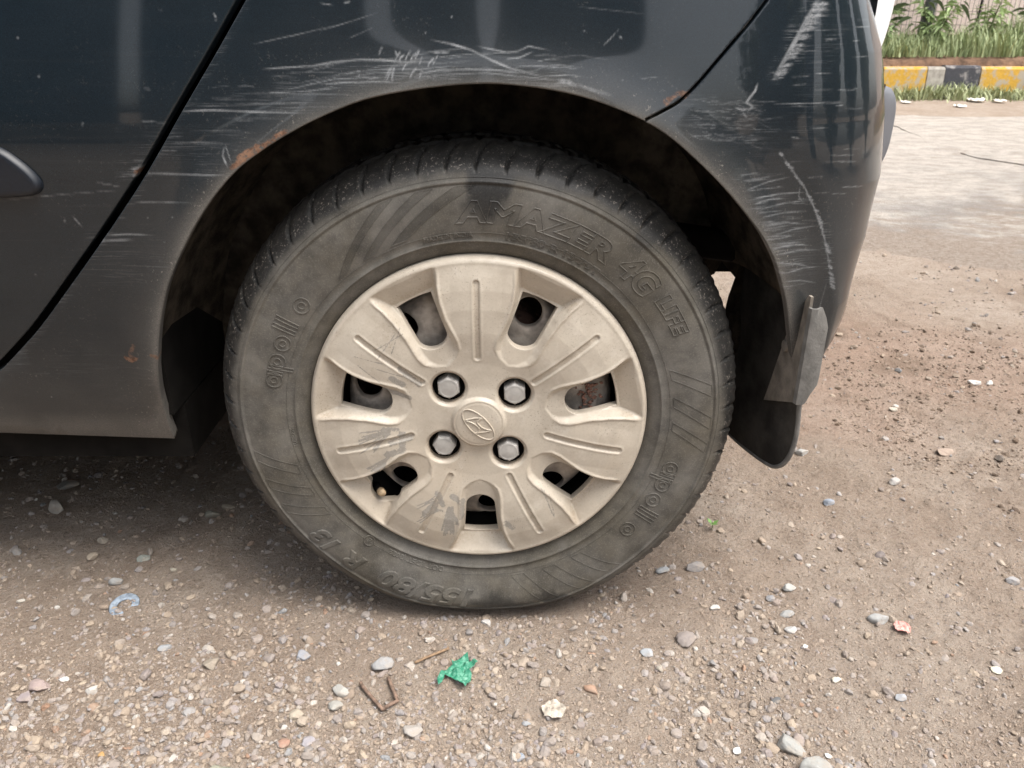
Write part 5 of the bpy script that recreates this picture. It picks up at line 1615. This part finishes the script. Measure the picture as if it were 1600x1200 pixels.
# unseen wall and trees for paint reflections; wall height and gaps shape the light
def make_back():
    root = empty('unseen_shade_wall', (0, -4.4, 0)); tag(root, 'unseen dark blue sheet wall added to shade the car, its gaps reflecting as pale strips', 'wall')
    pm = plain('dark_blue_sheet', (.040, .065, .09), .7, 0, .45, 3)
    for a, b in ((-9, -4.2), (-4.05, -2.35), (-2.2, -.86), (-.70, -.18), (-.04, .84), (2.7, 3.3), (4.4, 5.6)):
        p = MB(); p.box(a, b, 0, .06, -.02, 3.7); p.build('shade_panel', pm, root)
    p = MB(); p.box(-9, 3.3, .061, .12, .02, .32); p.build('wall_base', plain('grey_wall_base', (.20, .18, .16), .9, 0, .3, 5), root)
    tm = leaf_material('dark_tree_leaf', (.02, .045, .015), (.08, .13, .045))
    bark = plain('brown_bark', (.10, .075, .055), .9, 0, .4, 20, .006)
    for i, (x, y, h, lab) in enumerate([(-6.2, -7.6, 5.4, 'broad dark tree behind the left end of the sheet wall'), (6.4, -8.6, 4.6, 'rounded dark tree farther back behind the right end of the sheet wall'),
            (7.2, -3.0, 4.2, 'dark bushy tree beside the right end of the sheet wall'), (9.2, -.6, 5.0, 'tall dark tree across the road at the right, nearest the sheet wall'), (10.5, 2.6, 4.4, 'low dark tree across the road at the right, nearest the kerb')]):
        t = empty('tree', (x, y, 0)); tag(t, lab, 'tree', 'trees across the lane')
        m = MB(); m.tube([(0, 0, -.1), (.05, 0, h * .3), (0, .1, h * .6)], [.16, .12, .07], 8); m.build('trunk', bark, t, True)
        g = np.random.default_rng(70 + i); n = 2600
        d = g.normal(size=(n, 3)); d /= np.linalg.norm(d, axis=1, keepdims=True)
        c = d * (g.uniform(.25, 1, n) ** .45)[:, None] * np.array([1.3 if i > 1 else 2.0, 1.2, h * .44]) + [0, 0, h * .52]
        c *= 1; L = .17
        e1 = g.normal(size=(n, 3)); e1 /= np.linalg.norm(e1, axis=1, keepdims=True); e2 = np.cross(e1, d); e2 /= np.linalg.norm(e2, axis=1, keepdims=True) + 1e-9
        V = np.stack([c - e1 * L, c + e2 * L * .5, c + e1 * L, c - e2 * L * .5], 1).reshape(-1, 3)
        q = (np.arange(n) * 4)[:, None] + np.arange(4)
        obj('crown', mesh('crown', V, q, False, {'shade': np.repeat(g.uniform(0, 1, n), 4)}), tm, t)
make_back()

# ------------------------------------------------------------------ single stones and litter
STONES = [
 # px, py, half width px, stretch, turn, tint, label
 (1075, 985, 17, 1.0, .2, (.30, .26, .24), 'squarish brown grey stone right of the tyre on bare sand'),
 (1236, 1152, 25, .62, -1.0, (.36, .36, .34), 'long smooth grey stone near the lower right edge'),
 (1274, 1188, 26, .8, .3, (.37, .37, .35), 'pale grey stone at the bottom edge beside the long smooth one'),
 (1118, 935, 9, .8, .5, (.58, .55, .51), 'small white pebble right of the tyre'),
 (1235, 903, 11, .9, .2, (.46, .46, .44), 'pale grey pebble below the mud flap'),
 (1232, 943, 11, .7, .1, (.38, .38, .37), 'flat grey pebble second below the mud flap'),
 (1239, 968, 10, .7, -.3, (.48, .47, .46), 'light oval pebble third below the mud flap'),
 (1206, 917, 8, .9, .9, (.27, .27, .28), 'dark grey pebble just left of the pale one below the flap'),
 (1376, 953, 16, .55, -.3, (.40, .40, .39), 'flat light grey stone beside the pink scrap'),
 (642, 1127, 17, .8, .1, (.40, .37, .34), 'flat beige grey stone below the bent rusty wire'),
 (598, 1026, 17, .8, .3, (.36, .36, .36), 'angular grey stone above the bent rusty wire'),
 (532, 1070, 17, .55, -.4, (.46, .45, .42), 'pale jagged chip left of the bent rusty wire'),
 (523, 1094, 13, .9, .4, (.38, .37, .34), 'pale greenish stone under the jagged chip'),
 (328, 1026, 13, 1.0, .7, (.36, .31, .25), 'rough tan clod standing alone on the left sand'),
 (141, 1067, 10, .8, .5, (.58, .55, .51), 'chunky off white pebble in the left foreground'),
 (97, 1049, 8, .8, .1, (.66, .65, .63), 'bright white pebble in the left foreground'),
 (60, 1057, 22, .55, -.3, (.37, .29, .27), 'flat pinkish slab at the left edge'),
 (34, 1076, 14, .8, .2, (.33, .28, .28), 'mauve stone just below the pinkish slab'),
 (254, 1000, 12, .6, .1, (.35, .36, .37), 'flat blue grey pebble below the blue ring'),
 (472, 1014, 14, .85, .6, (.32, .33, .36), 'blue grey stone left of the angular grey stone'),
 (463, 1106, 14, .8, .2, (.45, .39, .31), 'buff stone left of the flat beige one'),
 (338, 1194, 32, .5, .05, (.31, .31, .24), 'big greenish half buried rock at the bottom edge'),
 (155, 1165, 6, .8, .0, (.48, .29, .12), 'tiny orange pebble in the lower left corner'),
 (442, 1152, 10, .9, .0, (.38, .23, .17), 'round reddish brown pebble near the bottom edge'),
 (480, 1149, 12, .9, .5, (.35, .33, .35), 'mauve grey stone beside the reddish brown pebble'),
 (852, 1053, 12, .8, .1, (.40, .35, .30), 'round beige pebble right of the green plastic'),
 (924, 1062, 14, .55, -.5, (.42, .27, .19), 'long orange brown pebble in the middle foreground'),
 (811, 1169, 9, 1.0, .3, (.30, .34, .40), 'small bluish pebble at the bottom middle'),
 (760, 964, 8, .75, .0, (.50, .48, .46), 'pale pebble directly below the tyre'),
 (1012, 1009, 11, .7, -.2, (.42, .44, .46), 'pale blue grey pebble right below the tyre'),
 (1031, 1033, 9, .9, .3, (.42, .38, .32), 'tan pebble below the pale blue grey one'),
 (1476, 693, 15, .75, .3, (.40, .31, .25), 'pinkish brown rock on the muddy ground at the right'),
 (1564, 706, 9, .8, .3, (.12, .10, .085), 'dark brown clod at the right edge'),
 (1522, 590, 12, .5, .0, (.80, .78, .75), 'larger white stone on the reddish earth at the right'),
 (1547, 594, 7, .7, .3, (.80, .78, .74), 'smaller white stone beside the larger one at the right'),
 (1086, 871, 16, .8, .4, (.27, .25, .24), 'rough dark grey lump right of the tyre tread'),
 (1037, 880, 12, .6, .1, (.34, .35, .36), 'flat grey stone between the tyre and the dark lump'),
 (1586, 893, 12, .7, .2, (.34, .33, .33), 'grey stone in the damp hollow at the right edge'),
 (1561, 1034, 9, 1.0, .4, (.74, .70, .56), 'cream white chip in the lower right'),
 (1310, 1047, 8, .8, .4, (.72, .68, .58), 'off white crumb in the right foreground'),
 (1261, 995, 6, .7, .9, (.72, .69, .62), 'thin white sliver below the pebbles under the flap'),
 (1154, 1158, 9, .7, .2, (.72, .71, .68), 'white pebble left of the long smooth stone'),
 (1296, 1170, 7, .9, .1, (.68, .66, .62), 'white pebble right of the long smooth stone'),
 (87, 783, 18, .55, -.4, (.46, .42, .37), 'triangular pale stone in the shade under the sill'),
 (144, 860, 10, .8, .9, (.48, .40, .31), 'upright tan triangle of stone at the edge of the shade'),
 (158, 832, 11, .65, .1, (.42, .37, .30), 'oval tan pebble in the shade below the sill'),
 (222, 862, 10, .8, .3, (.34, .36, .32), 'greenish grey pebble in the shade below the sill'),
 (333, 795, 13, .65, .0, (.28, .27, .22), 'flat olive stone beside the left of the tyre'),
 (356, 783, 10, .7, .2, (.38, .33, .26), 'round tan pebble touching the olive stone by the tyre'),
 (104, 751, 17, .8, .3, (.26, .25, .23), 'large dull stone deep in the shade under the sill'),
 (269, 881, 6, .7, .0, (.52, .47, .38), 'cream pebble at the edge of the shade'),
 (182, 899, 12, .55, .2, (.37, .37, .36), 'flat grey stone just above the blue ring'),
 (30, 930, 8, .6, .2, (.55, .51, .45), 'cream pebble left of the blue ring'),
 (1397, 632, 7, .8, .2, (.55, .50, .42), 'cream pebble in front of the mud at the right'),
 (1296, 777, 9, .8, .2, (.30, .34, .40), 'small blue chip right of the tyre on smooth mud'),
 (1400, 745, 10, .7, .4, (.42, .40, .38), 'grey pebble on the mud beyond the smooth patch'),
 (1214, 1081, 9, .8, .2, (.13, .13, .13), 'black pebble in the right foreground'),
 (1252, 698, 12, .7, .1, (.42, .41, .39), 'pale grey stone just right of the mud flap tip'),
 (1409, 1078, 9, .8, .0, (.40, .41, .43), 'blue grey pebble in the right foreground'),
]
stone_m = M['stone']
def gz1(x, y): return float(T_(np.array([x]), np.array([y]))[0])
for i, (px, py, hw, stx, turn, tint, lab) in enumerate(STONES):
    x, y = on_ground(px, py + hw * .35, .004)
    dist = (y - CAM[1]) * CP + (CAM[2]) * SP
    s = hw / FPX * dist * 1.06
    v, f = stone_shape(3, 500 + i, 9, .05)
    v = v * np.array([1, stx / max(.55, np.ptp(v[:, 1]) / 2) * .8 + .1, .72])
    # fine roughness
    v = v * (1 + .05 * (vn(v[:, 0] * 5 + v[:, 2] * 3 + i, v[:, 1] * 5 - v[:, 2] * 2, i) - .5) + .03 * (vn(v[:, 0] * 13 + v[:, 2] * 9, v[:, 1] * 13 + v[:, 2] * 4, i) - .5))[:, None]
    v = v * s
    n = len(v)
    tn = np.repeat(np.array([tint]) * .88, n, 0)
    o = obj('stone', mesh('stone', v, f, True, {'tint': tn}), stone_m)
    o.location = (x, y, gz1(x, y) + s * .22); o.rotation_euler = (random.uniform(-.15, .15), random.uniform(-.15, .15), turn)
    tag(o, lab, 'stone', 'stones lying on the gravel')

def litter(name, px, py, w, h, mat, lab, seed, crumple=.3, cat='litter', n=14, z=.003, shape=None):
    """a crumpled thin sheet with an irregular outline"""
    x, y = on_ground(px, py, .003)
    dist = (y - CAM[1]) * CP + CAM[2] * SP
    W, H = w / FPX * dist, h / FPX * dist / max(.25, abs(ray(px, py)[2]) / np.linalg.norm(ray(px, py)))
    r = np.random.default_rng(seed)
    if shape is None:
        k = 18; t = np.arange(k) / k * 2 * np.pi
        rad = 1 + .22 * (vn(np.cos(t) * 2 + seed, np.sin(t) * 2, seed) - .5) + r.uniform(-.09, .09, k); L = np.stack([np.cos(t) * rad * W, np.sin(t) * rad * H], -1)
    else: L = np.array(shape, float) * [W, H]
    P, T = tri_fill([resample(L, W / 8)], [(W / 9, -2 * W, 2 * W, -3 * H, 3 * H)])
    S = min(W, H * 1.2)
    zz = S * crumple * (np.abs(vn(P[:, 0] / S * 2.2 + seed, P[:, 1] / S * 2.2, seed) - .5) * 2 + .6 * np.abs(vn(P[:, 0] / S * 5, P[:, 1] / S * 5 + seed, seed + 1) - .5) + .3 * np.abs(vn(P[:, 0] / S * 11, P[:, 1] / S * 11, seed + 3) - .5))
    V = np.stack([P[:, 0], P[:, 1], zz], -1)
    o = obj(name, mesh(name, V, T, False), mat); o.location = (x, y, gz1(x, y) + z)
    md = o.modifiers.new('thickness', 'SOLIDIFY'); md.thickness = .0005
    tag(o, lab, cat); return o
gk = Nodes('green_film'); gk.set(Base_Color=gk.mix(gk.step(gk.noise(220, 4, .7), .4, .7), (.022, .19, .11), (.12, .33, .23)), Roughness=.5)
litter('plastic_scrap', 715, 1046, 31, 22, gk.m, 'torn scrap of crumpled green plastic film on the gravel', 3, .40, 'plastic scrap',
       shape=[(-1, -.45), (-.9, -.95), (-.72, -.75), (-.62, -.25), (-.3, -.35), (-.1, -.55), (.15, -.85), (.45, -1.05), (.68, -.75), (.72, -.2), (.55, 0), (.8, .25), (1.0, .55), (.85, .85), (.55, .6), (.45, 1.0), (.1, .85), (-.2, .62), (-.35, .8), (-.3, .4), (-.55, .15)])
wmat = plain('white_paper', (.78, .74, .68), .8, 0, .08, 30); pk = plain('pink_film', (.62, .30, .26), .6, 0, .2, 60); tanp = plain('yellowed_paper', (.42, .37, .31), .85, 0, .35, 60)
litter('plastic_scrap', 1411, 974, 13, 8, pk, 'small pink plastic shred right of the flat grey stone', 5, .4, 'plastic scrap')
litter('paper_scrap', 866, 1104, 20, 13, tanp, 'trodden cream scrap half buried in the middle foreground', 6, .25, 'paper scrap')
for px, py, w, h, lab in [(1415, 159, 7, 3, 'white paper bit nearest the bumper on the dirt verge'), (1475, 152, 4, 3, 'tiny white paper bit under the grey kerb block'), (1500, 165, 8, 3, 'white paper bit lying below the black kerb block'),
                          (1526, 157, 13, 4, 'long white paper bit at the foot of the black kerb block'), (1562, 158, 9, 3, 'white paper bit at the foot of the right yellow block'), (1568, 187, 6, 3, 'white paper bit on the pale road at the right edge')]:
    litter('paper_scrap', px, py, w, h, wmat, lab, px, .3, 'paper scrap')

def path_thing(name, px, r, mat, lab, cat, lift=.004):
    P = []
    for (a, b) in px:
        x, y = on_ground(a, b, .004); P.append((x, y, gz1(x, y) + lift))
    P = np.array(P); o0 = P.mean(0)
    mb = MB(); mb.tube(smooth_line(P - o0, 4) if len(P) > 3 else P - o0, r, 8)
    o = mb.build(name, mat, None, True, tuple(o0)); tag(o, lab, cat); return o
rw = plain('rusty_wire', (.20, .135, .10), .85, .2, .4, 200, .0004)
path_thing('bent_wire', [(563, 1062), (566, 1068), (580, 1085), (594, 1099), (598, 1101), (608, 1097), (620, 1090), (619, 1086), (613, 1070), (606, 1052)], .0021, rw, 'bent U shaped piece of rusty wire on the gravel', 'wire', .005)
path_thing('twig', [(648, 1030), (670, 1020), (690, 1012), (701, 1007)], .0016, plain('dry_twig', (.27, .18, .11), .9, 0, .3, 200), 'thin dry twig above the green plastic scrap', 'twig', .004)
# blue plastic ring lying flat
x, y = on_ground(192, 937, .004)
rp = [(.0085, .0), (.0165, .0), (.0175, .0008), (.0166, .0018), (.0095, .0020), (.0085, .0014), (.0085, .0)]
v, q = lathe(rp, 48); v = v[:, [0, 2, 1]]
ro = obj('plastic_ring', mesh('plastic_ring', v, q), plain('faded_blue_plastic', (.24, .285, .34), .75, 0, .4, 160)); ro.location = (x, y, gz1(x, y) - .0003); ro.rotation_euler = (.12, .1, 0); ro.scale = (1.0, 1.15, 1)
tag(ro, 'faded blue plastic ring pressed into the gravel below the sill', 'plastic ring')
# seedling
x, y = on_ground(1113, 818, .004)
sd_o = empty('seedling', (x, y, gz1(x, y))); tag(sd_o, 'tiny green seedling on the sand right of the tyre', 'seedling')
mb = MB(); mb.tube([(0, 0, -.002), (.001, 0, .007), (.0, 0, .013)], .0006, 5); mb.build('stem', plain('seedling_stem', (.16, .22, .07), .7), sd_o, True)
for k, a in enumerate((.3, 2.2, 4.2, 5.4)):
    d = np.array([math.cos(a), math.sin(a), .5]); s_ = np.cross(d, [0, 0, 1]); s_ /= np.linalg.norm(s_); b_ = np.array([0, 0, .010]); L = .010
    obj('leaf', mesh('leaf', np.array([b_, b_ + d * L * .5 + s_ * .003, b_ + d * L, b_ + d * L * .5 - s_ * .003]), [(0, 1, 2, 3)], False), plain('seedling_leaf', (.13, .26, .06), .6), sd_o)
